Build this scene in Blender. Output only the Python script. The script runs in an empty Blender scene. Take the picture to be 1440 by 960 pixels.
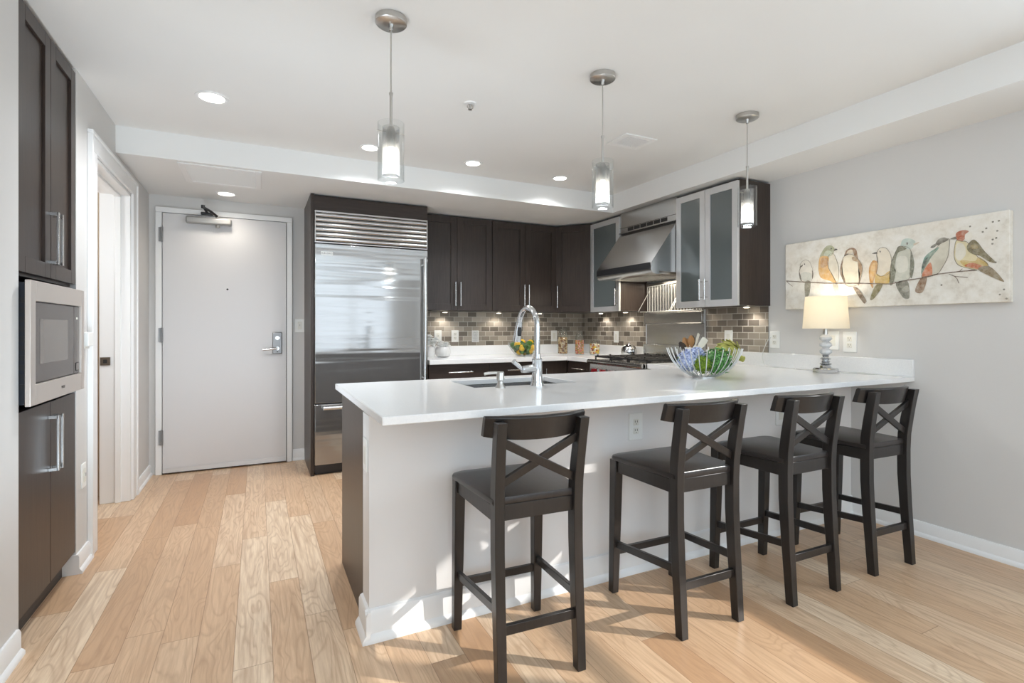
import bpy, bmesh, math, random
from mathutils import Vector, Matrix
random.seed(7)
S = bpy.context.scene
COL = S.collection
PI = math.pi
# ------------------------------------------------------------------ camera
cam = bpy.data.objects.new('camera', bpy.data.cameras.new('camera'))
COL.objects.link(cam)
cam.location = (0, 0, 1.2)
cam.rotation_euler = (PI/2, 0, -0.4583)
cam.data.sensor_width = 36
cam.data.lens = 725.58/1440*36
cam.data.shift_y = -19/1440
cam.data.clip_start = 0.05
S.camera = cam
# ------------------------------------------------------------------ world, exposure
S.view_settings.view_transform = 'Standard'
S.view_settings.look = 'None'
S.view_settings.exposure = 0.35
S.view_settings.gamma = 1
S.view_settings.use_curve_mapping = False
S.cycles.use_denoising = True
S.cycles.max_bounces = 10
S.cycles.diffuse_bounces = 5
S.cycles.sample_clamp_indirect = 6
S.cycles.caustics_reflective = False
S.cycles.caustics_refractive = False
w = bpy.data.worlds.new('sky'); S.world = w; w.use_nodes = True
w.node_tree.nodes['Background'].inputs[0].default_value = (0.86, 0.93, 1.0, 1)
w.node_tree.nodes['Background'].inputs[1].default_value = 1.6
# ------------------------------------------------------------------ sun, daylight through the windows and added fill lamps
def light(name, kind, loc, rot=(0,0,0), energy=100, color=(1,1,1), **kw):
    d = bpy.data.lights.new(name, kind); d.energy = energy; d.color = color
    for k, v in kw.items(): setattr(d, k, v)
    o = bpy.data.objects.new(name, d); COL.objects.link(o); o.location = loc; o.rotation_euler = rot
    return o
sun_dir = Vector((-0.80, 0.60, -0.55))
light('sunlight', 'SUN', (6, -4, 6), sun_dir.to_track_quat('-Z', 'Y').to_euler(), 3.3, (1.0, 0.96, 0.90), angle=0.012)
light('daylight_rear_window', 'AREA', (1.05, -3.46, 1.25), (-PI/2, 0, PI), 15, (0.66, 0.835, 1.0), shape='RECTANGLE', size=3.6, size_y=2.0)
light('daylight_side_window', 'AREA', (3.62, -0.475, 1.65), (PI/2, 0, PI/2), 38, (0.66, 0.835, 1.0), shape='RECTANGLE', size=2.05, size_y=1.2)
light('left_window_fill', 'AREA', (-.97, -1.4, 1.5), (PI/2, 0, -PI/2), 46, (0.66, 0.835, 1.0), shape='RECTANGLE', size=2.0, size_y=1.4)  # fill for the right wall, shining in through an added window
light('bounce_fill', 'SPOT', (0.9, -2.1, 0.4), (PI-.15, 0, 0), 330, (0.66, 0.835, 1.0), spot_size=2.0, spot_blend=.8, shadow_soft_size=.12)  # added fill: upward spot that brightens the ceiling from behind the camera

light('aisle_fill', 'SPOT', (-.35, 2.1, .45), Vector((.75, 2.0, 2.0)).to_track_quat('-Z', 'Y').to_euler(), 66, (0.72, 0.87, 1.0), spot_size=2.3, spot_blend=1.0, shadow_soft_size=.4)  # unseen spot added in the aisle to lift the far ceiling and soffit
light('hall_room_fill', 'POINT', (-1.5, 3.95, 1.9), (0, 0, 0), 11, (0.9, 0.95, 1.0), shadow_soft_size=.15)  # added lamp beyond the doorway, spills light onto the entry wall

# ------------------------------------------------------------------ materials
def sock(nt, v):
    return v
class NT:
    """small helper around a material node tree"""
    def __init__(s, name):
        s.m = bpy.data.materials.new(name); s.m.use_nodes = True
        s.t = s.m.node_tree; s.b = s.t.nodes['Principled BSDF']; s.out = s.t.nodes['Material Output']
    def n(s, typ, **kw):
        nd = s.t.nodes.new(typ)
        for k, v in kw.items():
            if k[0] == 'i' and k[1:].isdigit(): s.set(nd.inputs[int(k[1:])], v)
            else: setattr(nd, k, v)
        return nd
    def set(s, inp, v):
        if isinstance(v, bpy.types.NodeSocket): s.t.links.new(v, inp)
        else: inp.default_value = v
    def math(s, op, a, b=0.0):
        nd = s.n('ShaderNodeMath', operation=op); s.set(nd.inputs[0], a); s.set(nd.inputs[1], b); return nd.outputs[0]
    def p(s, **kw):
        names = dict(col='Base Color', rough='Roughness', metal='Metallic', spec='Specular IOR Level', trans='Transmission Weight', ior='IOR',
                     aniso='Anisotropic', normal='Normal', alpha='Alpha', ecol='Emission Color', estr='Emission Strength', coat='Coat Weight', crough='Coat Roughness', sss='Subsurface Weight', tangent='Tangent')
        for k, v in kw.items(): s.set(s.b.inputs[names[k]], v)
        return s
    def obj(s): return s.n('ShaderNodeTexCoord').outputs['Object']
    def gen(s, scale=(1,1,1), loc=(0,0,0), src=None):
        mp = s.n('ShaderNodeMapping'); mp.inputs['Scale'].default_value = scale; mp.inputs['Location'].default_value = loc
        s.t.links.new(src or s.n('ShaderNodeNewGeometry').outputs['Position'], mp.inputs[0]); return mp.outputs[0]
    def noise(s, vec, scale, detail=3, rough=.5, dist=0.0):
        nd = s.n('ShaderNodeTexNoise'); s.set(nd.inputs['Vector'], vec); nd.inputs['Scale'].default_value = scale
        nd.inputs['Detail'].default_value = detail; nd.inputs['Roughness'].default_value = rough; nd.inputs['Distortion'].default_value = dist
        return nd.outputs[0]
    def ramp(s, fac, *stops):
        nd = s.n('ShaderNodeValToRGB'); s.set(nd.inputs[0], fac); e = nd.color_ramp.elements
        while len(e) < len(stops): e.new(.5)
        for q, (p_, c) in zip(e, stops): q.position = p_; q.color = (*c, 1) if len(c) == 3 else c
        return nd.outputs[0]
    def mix(s, fac, a, b, mode='MIX'):
        nd = s.n('ShaderNodeMix', data_type='RGBA', blend_type=mode); s.set(nd.inputs[0], fac); s.set(nd.inputs[6], a); s.set(nd.inputs[7], b); return nd.outputs[2]
    def bump(s, h, strength=.2, dist=.01):
        nd = s.n('ShaderNodeBump'); s.set(nd.inputs['Height'], h); nd.inputs['Strength'].default_value = strength; nd.inputs['Distance'].default_value = dist
        s.t.links.new(nd.outputs[0], s.b.inputs['Normal']); return nd
def lin(r, g, b):
    f = lambda c: (c/255/12.92) if c/255 <= .04045 else ((c/255+.055)/1.055)**2.4
    return (f(r), f(g), f(b), 1)
def plain(name, rgb, rough=.5, metal=0, **kw):
    t = NT(name); t.p(col=lin(*rgb), rough=rough, metal=metal, **kw); return t.m
def paint(name, rgb, rough=.6, var=.02):
    t = NT(name); c = lin(*rgb)
    f = t.noise(t.gen(), 1.3, 2)
    t.p(col=t.ramp(f, (.3, tuple(x*(1-var) for x in c[:3])), (.7, tuple(min(1, x*(1+var)) for x in c[:3]))), rough=rough)
    t.bump(t.noise(t.gen(), 260, 2), .04, .002)
    return t.m
M = {}
M['wall'] = paint('wall_paint_light_grey', (210, 208, 205))
M['ceil'] = paint('ceiling_paint', (232, 232, 230), .75)
M['trim'] = paint('trim_white', (236, 236, 235), .38, .006)
M['door'] = paint('entry_door_paint', (214, 213, 213), .45, .01)
M['pen'] = paint('half_wall_paint', (226, 224, 222), .5)
M['white'] = plain('white_plastic', (236, 236, 232), .35)
M['ivory'] = plain('outlet_face', (226, 224, 214), .35)
M['slot'] = plain('dark_slot', (40, 38, 36), .6)
M['black'] = plain('black_matte', (22, 22, 24), .5)
M['iron'] = plain('cast_iron', (30, 27, 26), .55)
M['red'] = plain('red_knob', (128, 14, 22), .3)
M['chrome'] = plain('chrome', (200, 202, 204), .12, 1)
M['nickel'] = plain('brushed_nickel', (196, 194, 190), .28, 1)
M['handle'] = plain('satin_handle_metal', (205, 204, 202), .24, 1)
M['alum'] = plain('aluminium_frame', (212, 212, 212), .4, .55)
M['lockmetal'] = plain('satin_lock_metal', (146, 146, 146), .42, .8)
M['bronze'] = plain('bronze_latch', (120, 110, 98), .4, .9)
M['navy'] = plain('microwave_case', (34, 38, 46), .45, .3)
M['beige'] = paint('beige_room_wall', (190, 172, 150), .7)
def wood(name, dark, light, rough, axis=2, coat=.0):
    t = NT(name)
    sc = [26, 26, 26]; sc[axis] = 1.6
    v = t.gen(tuple(sc))
    f = t.noise(v, 3.0, 6, .62, .4)
    big = t.noise(t.gen((1.4, 1.4, 1.4)), 1.2, 2)
    c = t.ramp(f, (.28, lin(*dark)[:3]), (.72, lin(*light)[:3]))
    c2 = t.mix(t.math('MULTIPLY', big, .35), c, lin(*light))
    t.p(col=c2, rough=rough, coat=coat, crough=.25, spec=.38)
    t.bump(f, .06, .003)
    return t.m
M['espresso'] = wood('espresso_oak', (43, 35, 31), (63, 53, 47), .34, 2)
M['espresso_h'] = wood('espresso_oak_horizontal', (43, 35, 31), (63, 53, 47), .34, 0)
M['stool'] = wood('black_brown_stain', (27, 24, 23), (41, 37, 35), .32, 2, .25)
M['stool_seat'] = wood('black_brown_seat_stain', (33, 29, 28), (48, 43, 41), .3, 1, .3)
M['kick'] = wood('kick_board', (40, 38, 37), (78, 74, 72), .5, 1)
def steel(name, rgb, rough, scale, bumpstr, aniso=.0, metal=1):
    t = NT(name)
    f = t.noise(t.gen(scale), 1, 4, .6)
    wv = t.noise(t.gen((.45, .45, 8.0)), 1.0, 2, .45)
    r = t.math('MULTIPLY_ADD', f, .12); 
    r.node.inputs[2].default_value = rough - .06
    t.p(col=lin(*rgb), metal=metal, rough=r, aniso=aniso)
    t.bump(wv, bumpstr, .012)
    return t.m
M['steel'] = steel('brushed_stainless', (190, 189, 187), .24, (3, 3, 240), .14)
M['steel_fridge'] = steel('fridge_stainless', (164, 164, 163), .10, (2, 2, 300), .5, 0, .80)
M['steel_trim'] = steel('microwave_trim_stainless', (206, 197, 189), .34, (3, 200, 3), .02, 0, .6)
M['steel_dark'] = plain('dark_grey_metal', (70, 70, 72), .4, .9)  # plain dark grey metal for fridge body, toe grille and small parts
def quartz():
    t = NT('white_quartz')
    f = t.noise(t.gen(), 130, 3); g = t.noise(t.gen(), 2.2, 4)
    c = t.ramp(f, (.3, lin(228, 228, 228)[:3]), (.6, lin(233, 233, 232)[:3]))
    t.p(col=t.mix(t.math('MULTIPLY', g, .12), c, lin(222, 220, 216)), rough=.16)
    return t.m
M['quartz'] = quartz()
def tile(name, ax):
    t = NT(name)
    sp = t.n('ShaderNodeSeparateXYZ'); t.t.links.new(t.n('ShaderNodeNewGeometry').outputs['Position'], sp.inputs[0])
    cb = t.n('ShaderNodeCombineXYZ'); t.t.links.new(sp.outputs[ax], cb.inputs[0]); t.t.links.new(t.math('SUBTRACT', sp.outputs[2], 1.0142), cb.inputs[1])
    b = t.n('ShaderNodeTexBrick'); t.t.links.new(cb.outputs[0], b.inputs['Vector'])
    b.offset = .5; b.inputs['Scale'].default_value = 1; b.inputs['Brick Width'].default_value = .1016; b.inputs['Row Height'].default_value = .0502
    b.inputs['Mortar Size'].default_value = .0022; b.inputs['Mortar Smooth'].default_value = .1; b.inputs['Bias'].default_value = 0
    b.inputs['Color1'].default_value = lin(116, 108, 99); b.inputs['Color2'].default_value = lin(190, 180, 166); b.inputs['Mortar'].default_value = lin(205, 200, 188)
    fac = b.outputs['Fac']
    inv = t.math('SUBTRACT', 1.0, fac)
    f = t.noise(t.gen((9, 9, 160)), 1, 3)
    t.p(col=b.outputs['Color'], metal=t.math('MULTIPLY', inv, .75), rough=t.math('ADD', t.math('MULTIPLY', fac, .4), t.math('MULTIPLY_ADD', f, .16)))
    t.bump(inv, .5, .0015)
    return t.m
M['tile_back'] = tile('metal_subway_tile_back', 0)
M['tile_right'] = tile('metal_subway_tile_side', 1)
def oak_floor():
    t = NT('oak_plank_floor')
    sp = t.n('ShaderNodeSeparateXYZ'); t.t.links.new(t.n('ShaderNodeNewGeometry').outputs['Position'], sp.inputs[0])
    X, Y = sp.outputs[0], sp.outputs[1]
    u = t.math('DIVIDE', t.math('ADD', X, 5.03), .127); row = t.math('FLOOR', u); fu = t.math('FRACT', u)
    wn = t.n('ShaderNodeTexWhiteNoise', noise_dimensions='1D'); t.t.links.new(row, wn.inputs['W'])
    v = t.math('DIVIDE', t.math('ADD', Y, t.math('MULTIPLY', wn.outputs[0], 7.3)), 1.25); cl = t.math('FLOOR', v); fv = t.math('FRACT', v)
    cb = t.n('ShaderNodeCombineXYZ'); t.t.links.new(row, cb.inputs[0]); t.t.links.new(cl, cb.inputs[1])
    w2 = t.n('ShaderNodeTexWhiteNoise', noise_dimensions='3D'); t.t.links.new(cb.outputs[0], w2.inputs['Vector'])
    idv = w2.outputs[0]
    base = t.ramp(idv, (0, lin(190, 150, 114)[:3]), (.25, lin(210, 176, 142)[:3]), (.55, lin(220, 190, 158)[:3]), (.8, lin(232, 210, 182)[:3]), (1, lin(196, 158, 122)[:3]))
    # grain: long streaks plus cathedral figure, shifted from plank to plank
    gx = t.n('ShaderNodeCombineXYZ')
    t.t.links.new(t.math('ADD', t.math('MULTIPLY', X, 30), t.math('MULTIPLY', idv, 57)), gx.inputs[0]); t.t.links.new(t.math('ADD', t.math('MULTIPLY', Y, 1.5), t.math('MULTIPLY', idv, 31)), gx.inputs[1])
    fine = t.noise(gx.outputs[0], 2.2, 6, .65, .3)
    cx = t.n('ShaderNodeCombineXYZ')
    t.t.links.new(t.math('ADD', t.math('MULTIPLY', X, 5), t.math('MULTIPLY', idv, 40)), cx.inputs[0]); t.t.links.new(t.math('ADD', t.math('MULTIPLY', Y, .75), t.math('MULTIPLY', idv, 23)), cx.inputs[1])
    fig = t.noise(cx.outputs[0], 1.6, 2, .5, .6)
    ring = t.math('FRACT', t.math('MULTIPLY', fig, 15.0)); ring = t.math('ABSOLUTE', t.math('SUBTRACT', ring, .5))
    c = t.mix(t.math('MULTIPLY', t.ramp(fine, (.36, (1, 1, 1)), (.62, (0, 0, 0))), .46), base, lin(170, 132, 100))
    c = t.mix(t.math('MULTIPLY', t.ramp(ring, (0.0, (1, 1, 1)), (.24, (0, 0, 0))), .38), c, lin(166, 130, 100))
    du = t.math('MINIMUM', fu, t.math('SUBTRACT', 1.0, fu)); dv = t.math('MINIMUM', fv, t.math('SUBTRACT', 1.0, fv))
    gap = t.math('MAXIMUM', t.math('LESS_THAN', du, .010), t.math('LESS_THAN', dv, .0011))
    c = t.mix(t.math('MULTIPLY', gap, .55), c, lin(120, 84, 56))
    t.p(col=c, rough=t.math('MULTIPLY_ADD', fine, .18), spec=.45)
    t.b.inputs['Roughness'].links[0].from_node.inputs[2].default_value = .26
    t.bump(t.math('SUBTRACT', t.math('MULTIPLY', fine, .25), gap), .12, .002)
    return t.m
M['floor'] = oak_floor()
def glass(name, rgb=(255, 255, 255), rough=0.0, ior=1.45):
    t = NT(name); t.p(col=lin(*rgb), rough=rough, trans=1, ior=ior); return t.m
def thin_glass(name, tint=(1, 1, 1), refl=.12):
    t = NT(name)
    tr = t.n('ShaderNodeBsdfTransparent'); tr.inputs[0].default_value = (*tint, 1)
    gl = t.n('ShaderNodeBsdfGlossy'); gl.inputs['Roughness'].default_value = .03
    fr = t.n('ShaderNodeLayerWeight'); fr.inputs[0].default_value = .5
    mx = t.n('ShaderNodeMixShader'); t.t.links.new(t.math('MULTIPLY_ADD', t.math('POWER', fr.outputs[1], 4.0), .6), mx.inputs[0])
    mx.inputs[0].links[0].from_node.inputs[2].default_value = refl*.3
    t.t.links.new(tr.outputs[0], mx.inputs[1]); t.t.links.new(gl.outputs[0], mx.inputs[2]); t.t.links.new(mx.outputs[0], t.out.inputs[0])
    return t.m
M['glass'] = glass('clear_glass')
M['crystal'] = plain('crystal', (236, 238, 240), .02, 0, trans=.4, ior=1.52)
M['tube_glass'] = thin_glass('pendant_glass', (.97, .98, .98), .15)
M['jar_glass'] = thin_glass('jar_glass', (.96, .975, .97), .14)
M['closer'] = plain('door_closer_metal', (172, 172, 170), .42, .7)
M['wire'] = plain('bright_wire', (214, 214, 212), .3, .6)
M['pane'] = thin_glass('window_pane', (1, 1, 1), .05)
def frosted():
    t = NT('frosted_cabinet_glass')
    f = t.noise(t.gen(), 300, 2)
    t.p(col=t.ramp(f, (.35, lin(84, 92, 92)[:3]), (.65, lin(104, 110, 110)[:3])), rough=.16, spec=.8)
    return t.m
M['frost'] = frosted()
def emis(name, rgb, strength, base=(240, 240, 240)):
    t = NT(name); t.p(col=lin(*base), ecol=lin(*rgb), estr=strength, rough=.4); return t.m
M['lamp_lens'] = emis('lit_downlight_lens', (255, 250, 240), 6)
M['bulb'] = emis('lit_bulb', (255, 246, 232), 5)
M['puck'] = emis('lit_puck', (255, 240, 214), 8)
def frost_tube():
    t = NT('frosted_pendant_tube')
    tr = t.n('ShaderNodeBsdfTranslucent'); tp = t.n('ShaderNodeBsdfTransparent'); tr.inputs[0].default_value = (.95, .95, .95, 1)
    mx = t.n('ShaderNodeMixShader'); mx.inputs[0].default_value = .78
    t.t.links.new(tr.outputs[0], mx.inputs[1]); t.t.links.new(tp.outputs[0], mx.inputs[2]); t.t.links.new(mx.outputs[0], t.out.inputs[0]); return t.m
M['tube_frost'] = frost_tube()
def shade_mat():
    t = NT('linen_lampshade')
    d = t.n('ShaderNodeBsdfDiffuse'); d.inputs[0].default_value = lin(238, 232, 218)
    tr = t.n('ShaderNodeBsdfTranslucent'); tr.inputs[0].default_value = lin(246, 240, 226)
    mx = t.n('ShaderNodeMixShader'); mx.inputs[0].default_value = .5
    t.t.links.new(d.outputs[0], mx.inputs[1]); t.t.links.new(tr.outputs[0], mx.inputs[2]); t.t.links.new(mx.outputs[0], t.out.inputs[0]); return t.m
M['shade'] = shade_mat()
def mottled(name, a, b, scale=30, rough=.5, **kw):
    t = NT(name); t.p(col=t.ramp(t.noise(t.gen(), scale, 4), (.35, lin(*a)[:3]), (.65, lin(*b)[:3])), rough=rough, **kw); return t.m
M['lemon'] = mottled('lemon_skin', (226, 168, 20), (244, 196, 44), 40, .4)
M['lime'] = mottled('lime_skin', (30, 70, 14), (74, 116, 26), 40, .4)
M['art'] = mottled('artichoke_scale', (138, 142, 62), (186, 184, 100), 25, .6)
M['wood_spoon'] = wood('wooden_spoon', (132, 92, 54), (176, 132, 86), .5, 2)
M['dark_spoon'] = plain('dark_utensil', (44, 34, 28), .35)
M['cream'] = plain('cream_utensil', (226, 224, 212), .4)
M['ceramic'] = mottled('white_ceramic', (226, 224, 220), (238, 237, 234), 20, .25)
M['petal_white'] = mottled('white_petal', (226, 226, 222), (246, 246, 244), 60, .6)
M['petal_blue'] = mottled('blue_petal', (128, 146, 198), (222, 228, 244), 90, .6)
M['leaf'] = mottled('green_leaf', (10, 64, 24), (116, 182, 92), 130, .5)
M['moss'] = mottled('moss_green', (70, 100, 14), (138, 166, 40), 70, .7)
M['cord'] = plain('white_cord', (206, 206, 202), .4)
M['linerwood'] = wood('cabinet_interior', (46, 36, 32), (66, 54, 48), .5, 2)

# ------------------------------------------------------------------ mesh helpers
ORG = {}
class MB:
    def __init__(s, M_=None): s.bm = bmesh.new(); s.T = M_ or Matrix(); s.mi = 0
    def v(s, p): return s.bm.verts.new(s.T @ Vector(p))
    def face(s, vs, smooth=False):
        try: f = s.bm.faces.new(vs)
        except ValueError: return None
        f.material_index = s.mi; f.smooth = smooth; return f
    def box(s, x0, x1, y0, y1, z0, z1):
        q = [s.v((x, y, z)) for z in (z0, z1) for x, y in ((x0, y0), (x1, y0), (x1, y1), (x0, y1))]
        for f in ((0,3,2,1), (4,5,6,7), (0,1,5,4), (1,2,6,5), (2,3,7,6), (3,0,4,7)): s.face([q[i] for i in f])
        return s
    def loft(s, rings, caps=True, smooth=True, closed=True):
        R = [[s.v(p) for p in r] for r in rings]; n = len(R[0])
        for a, b in zip(R, R[1:]):
            for i in range(n if closed else n-1): s.face([a[i], a[(i+1) % n], b[(i+1) % n], b[i]], smooth)
        if caps: s.face(R[0][::-1]); s.face(R[-1])
        return s
    def tube(s, pts, r, seg=10, caps=True, rf=None):
        pts = [Vector(p) for p in pts]; rings = []; up = None
        for i, p in enumerate(pts):
            t = (pts[min(i+1, len(pts)-1)] - pts[max(i-1, 0)]).normalized()
            if up is None: up = t.orthogonal().normalized()
            else: up = (up - t*up.dot(t)).normalized()
            b = t.cross(up); rr = rf(i/(len(pts)-1)) if rf else r
            rings.append([p + (up*math.cos(a) + b*math.sin(a))*rr for a in (2*PI*k/seg for k in range(seg))])
        return s.loft(rings, caps)
    def cyl(s, a, b, r, r2=None, seg=20):
        a, b = Vector(a), Vector(b); r2 = r if r2 is None else r2
        return s.tube([a, b], r, seg, True, lambda t: r + (r2-r)*t)
    def lathe(s, prof, c=(0,0,0), seg=28, closed=False):
        rings = [[(c[0]+max(r, 1e-5)*math.cos(2*PI*k/seg), c[1]+max(r, 1e-5)*math.sin(2*PI*k/seg), c[2]+z) for k in range(seg)] for r, z in prof]
        if closed: rings.append(rings[0])
        return s.loft(rings, not closed)
    def prism(s, poly, ax, a, b, smooth=False):
        f = {'x': lambda p, c: (c, p[0], p[1]), 'y': lambda p, c: (p[0], c, p[1]), 'z': lambda p, c: (p[0], p[1], c)}[ax]
        return s.loft([[f(p, a) for p in poly], [f(p, b) for p in poly]], True, smooth)
    def ball(s, c, r, sc=(1,1,1), seg=14, rings=9):
        R = []
        for i in range(rings+1):
            a = -PI/2 + PI*i/rings
            R.append([(c[0]+sc[0]*r*max(math.cos(a), 1e-4)*math.cos(2*PI*k/seg), c[1]+sc[1]*r*max(math.cos(a), 1e-4)*math.sin(2*PI*k/seg), c[2]+sc[2]*r*math.sin(a)) for k in range(seg)])
        return s.loft(R, True)
    def build(s, name, mats, parent=None, bev=0, seg=2, sharp=40, subsurf=0):
        bmesh.ops.recalc_face_normals(s.bm, faces=s.bm.faces)
        me = bpy.data.meshes.new(name); o = bpy.data.objects.new(name, me); COL.objects.link(o)
        if parent is None:
            vs = [v.co for v in s.bm.verts]
            c = Vector(((min(v.x for v in vs)+max(v.x for v in vs))/2, (min(v.y for v in vs)+max(v.y for v in vs))/2, min(v.z for v in vs)))
            o.location = c; ORG[o.name] = c
        else:
            o.parent = parent; c = ORG.get(parent.name, Vector()); ORG[o.name] = c
        bmesh.ops.translate(s.bm, verts=s.bm.verts, vec=-c)
        s.bm.to_mesh(me); s.bm.free()
        for m in (mats if isinstance(mats, (list, tuple)) else [mats]): me.materials.append(M[m] if isinstance(m, str) else m)
        me.set_sharp_from_angle(angle=math.radians(sharp))
        if bev:
            b = o.modifiers.new('edge', 'BEVEL'); b.width = bev; b.segments = seg; b.limit_method = 'ANGLE'; b.angle_limit = math.radians(50)
        if subsurf:
            b = o.modifiers.new('smooth', 'SUBSURF'); b.levels = subsurf; b.render_levels = subsurf
        return o
def tag(o, label, cat, group=None, kind=None):
    o['label'] = label
    if cat: o['category'] = cat
    if group: o['group'] = group
    if kind: o['kind'] = kind
    return o
def thing(name, label, cat, loc, group=None, local=False):
    o = bpy.data.objects.new(name, None); COL.objects.link(o); o.location = loc; o.empty_display_size = .05
    ORG[o.name] = Vector() if local else Vector(loc)
    return tag(o, label, cat, group)
def struct(mb, name, mat, label, parent=None, bev=0):
    o = mb.build(name, mat, parent, bev)
    if parent is None: o['kind'] = 'structure'; o['label'] = label
    return o
def dup(root, loc, rotz=0, label=None):
    r = root.copy(); COL.objects.link(r); r.location = loc; r.rotation_euler = (0, 0, rotz)
    if label: r['label'] = label
    def rec(src, dst):
        for ch in list(src.children):
            c = ch.copy(); COL.objects.link(c); c.parent = dst; rec(ch, c)
    rec(root, r); return r
def frame(o, u, n):
    """local x along u, local y along the outward normal n, local z up"""
    u, n = Vector(u).normalized(), Vector(n).normalized()
    m = Matrix.Identity(4)
    for i in range(3): m[i][0] = u[i]; m[i][1] = n[i]; m[i][2] = (0, 0, 1)[i]; m[i][3] = o[i]
    return m
# ------------------------------------------------------------------ the room
XL, XR, YB, ZC, ZS, YR = -0.793, 3.44, 5.077, 2.463, 2.293, -3.3
m = MB(); m.box(-2.3, 3.6, YR-.1, 5.2, -.06, 0); struct(m, 'floor', 'floor', 'oak plank floor')
m = MB(); m.box(-2.3, 3.6, YR-.1, 5.2, ZC, ZC+.08); struct(m, 'ceiling', 'ceil', 'white ceiling')
m = MB(); m.box(XL, XR, 3.975, YB, ZS, ZC); m.box(3.0255, XR, YR, 3.975, ZS, ZC); struct(m, 'trim_1', 'ceil', 'dropped white soffit along the back and right walls')
m = MB()
for a, b, z0, z1 in ((YR, -2.4, 0, ZC), (-2.4, -.4, 0, .8), (-2.4, -.4, 2.2, ZC), (-.4, 2.52, 0, ZC), (3.195, 3.50, 0, ZC), (3.50, 4.40, 2.135, ZC), (4.40, 5.2, 0, ZC)): m.box(XL-.12, XL, a, b, z0, z1)
m.box(-1.5, -1.43, 2.42, 3.3, 0, ZC); m.box(-1.5, XL-.12, 2.42, 2.52, 0, ZC); m.box(-1.5, XL-.12, 3.195, 3.29, 0, ZC)
struct(m, 'wall_left', 'wall', 'light grey wall with the built-in cabinets')
m = MB()
for a in ((-2.3, -.745, 0, ZC), (-.745, .281, 2.19, ZC), (.281, 3.6, 0, ZC)): m.box(a[0], a[1], YB, YB+.1, a[2], a[3])
struct(m, 'wall_back', 'wall', 'light grey wall around the entry door')
m = MB()
WY0, WY1, WZ0, WZ1 = -1.5, .55, 1.05, 2.25
m.box(XR, XR+.12, YR, WY0, 0, ZC); m.box(XR, XR+.12, WY1, 5.2, 0, ZC); m.box(XR, XR+.12, WY0, WY1, 0, WZ0); m.box(XR, XR+.12, WY0, WY1, WZ1, ZC)
struct(m, 'wall_right', 'wall', 'light grey wall with the bird painting')
m = MB()
m.box(-2.3, -.75, YR-.12, YR, 0, ZC); m.box(2.85, 3.6, YR-.12, YR, 0, ZC); m.box(-.75, 2.85, YR-.12, YR, 2.25, ZC); m.box(-.75, 2.85, YR-.12, YR, 0, .25)
struct(m, 'wall_front', 'wall', 'wall behind the camera with a wide window')
m = MB(); m.box(-2.3, -2.2, 3.2, 4.7, 0, ZC); m.box(-2.3, XL-.12, 3.29, 3.35, 0, ZC); m.box(-2.3, XL-.12, 4.6, 4.66, 0, ZC)
struct(m, 'wall_closet', 'beige', 'beige walls of the room beyond the left doorway')
def window(name, T, w, h, nx, nz):
    m = MB(T); f = .055
    m.box(0, w, -.09, -.02, 0, f); m.box(0, w, -.09, -.02, h-f, h); m.box(0, f, -.09, -.02, f, h-f); m.box(w-f, w, -.09, -.02, f, h-f)
    for i in range(1, nx): m.box(w*i/nx-.03, w*i/nx+.03, -.08, -.03, f, h-f)
    for i in range(1, nz): m.box(f, w-f, -.08, -.03, h*i/nz-.025, h*i/nz+.025)
    o = struct(m, name, 'trim', 'white window frame')
    g = MB(T); g.box(f, w-f, -.058, -.052, f, h-f); g.build('pane', 'pane', o)
window('window_1', frame((XR, WY0, WZ0), (0, 1, 0), (-1, 0, 0)), WY1-WY0, WZ1-WZ0, 2, 2)
window('window_2', frame((-.75, YR, .25), (1, 0, 0), (0, 1, 0)), 3.6, 2.0, 4, 3)
window('added_window', frame((XL, -2.4, .8), (0, 1, 0), (1, 0, 0)), 2.0, 1.4, 2, 2)  # invented window, put in to bring light onto the right wall
def base(name, T, L, label, h=.085, t=.014):
    m = MB(T); m.prism([(0, 0), (t+.012, 0), (t+.012, .012), (t+.006, .02), (t, .024), (t, h-.012), (t-.006, h), (0, h)], 'x', 0, L)
    return struct(m, name, 'trim', label)
base('baseboard_right', frame((XR, YR, 0), (0, 1, 0), (-1, 0, 0)), 2.02-YR, 'white baseboard on the right wall')
base('baseboard_left', frame((XL, 4.52, 0), (0, 1, 0), (1, 0, 0)), YB-4.52, 'white baseboard between doorway and entry door')
m = MB(frame((XL, 3.195-.006, 0), (0, 1, 0), (1, 0, 0))); pf = [(-.09, 0), (.026, 0), (.026, .012), (.018, .022), (.014, .026), (.014, .083), (.008, .095), (-.09, .095)]
m.prism(pf, 'x', 0, 3.385-3.195+.006); struct(m, 'baseboard_left_2', 'trim', 'white baseboard beside the pantry cabinet')
base('baseboard_left_3', frame((XL, YR, 0), (0, 1, 0), (1, 0, 0)), 2.50-YR, 'white baseboard in front of the pantry cabinet', .095)
base('baseboard_back', frame((.285, YB, 0), (1, 0, 0), (0, -1, 0)), .10, 'white baseboard right of the entry door', .1)
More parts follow.
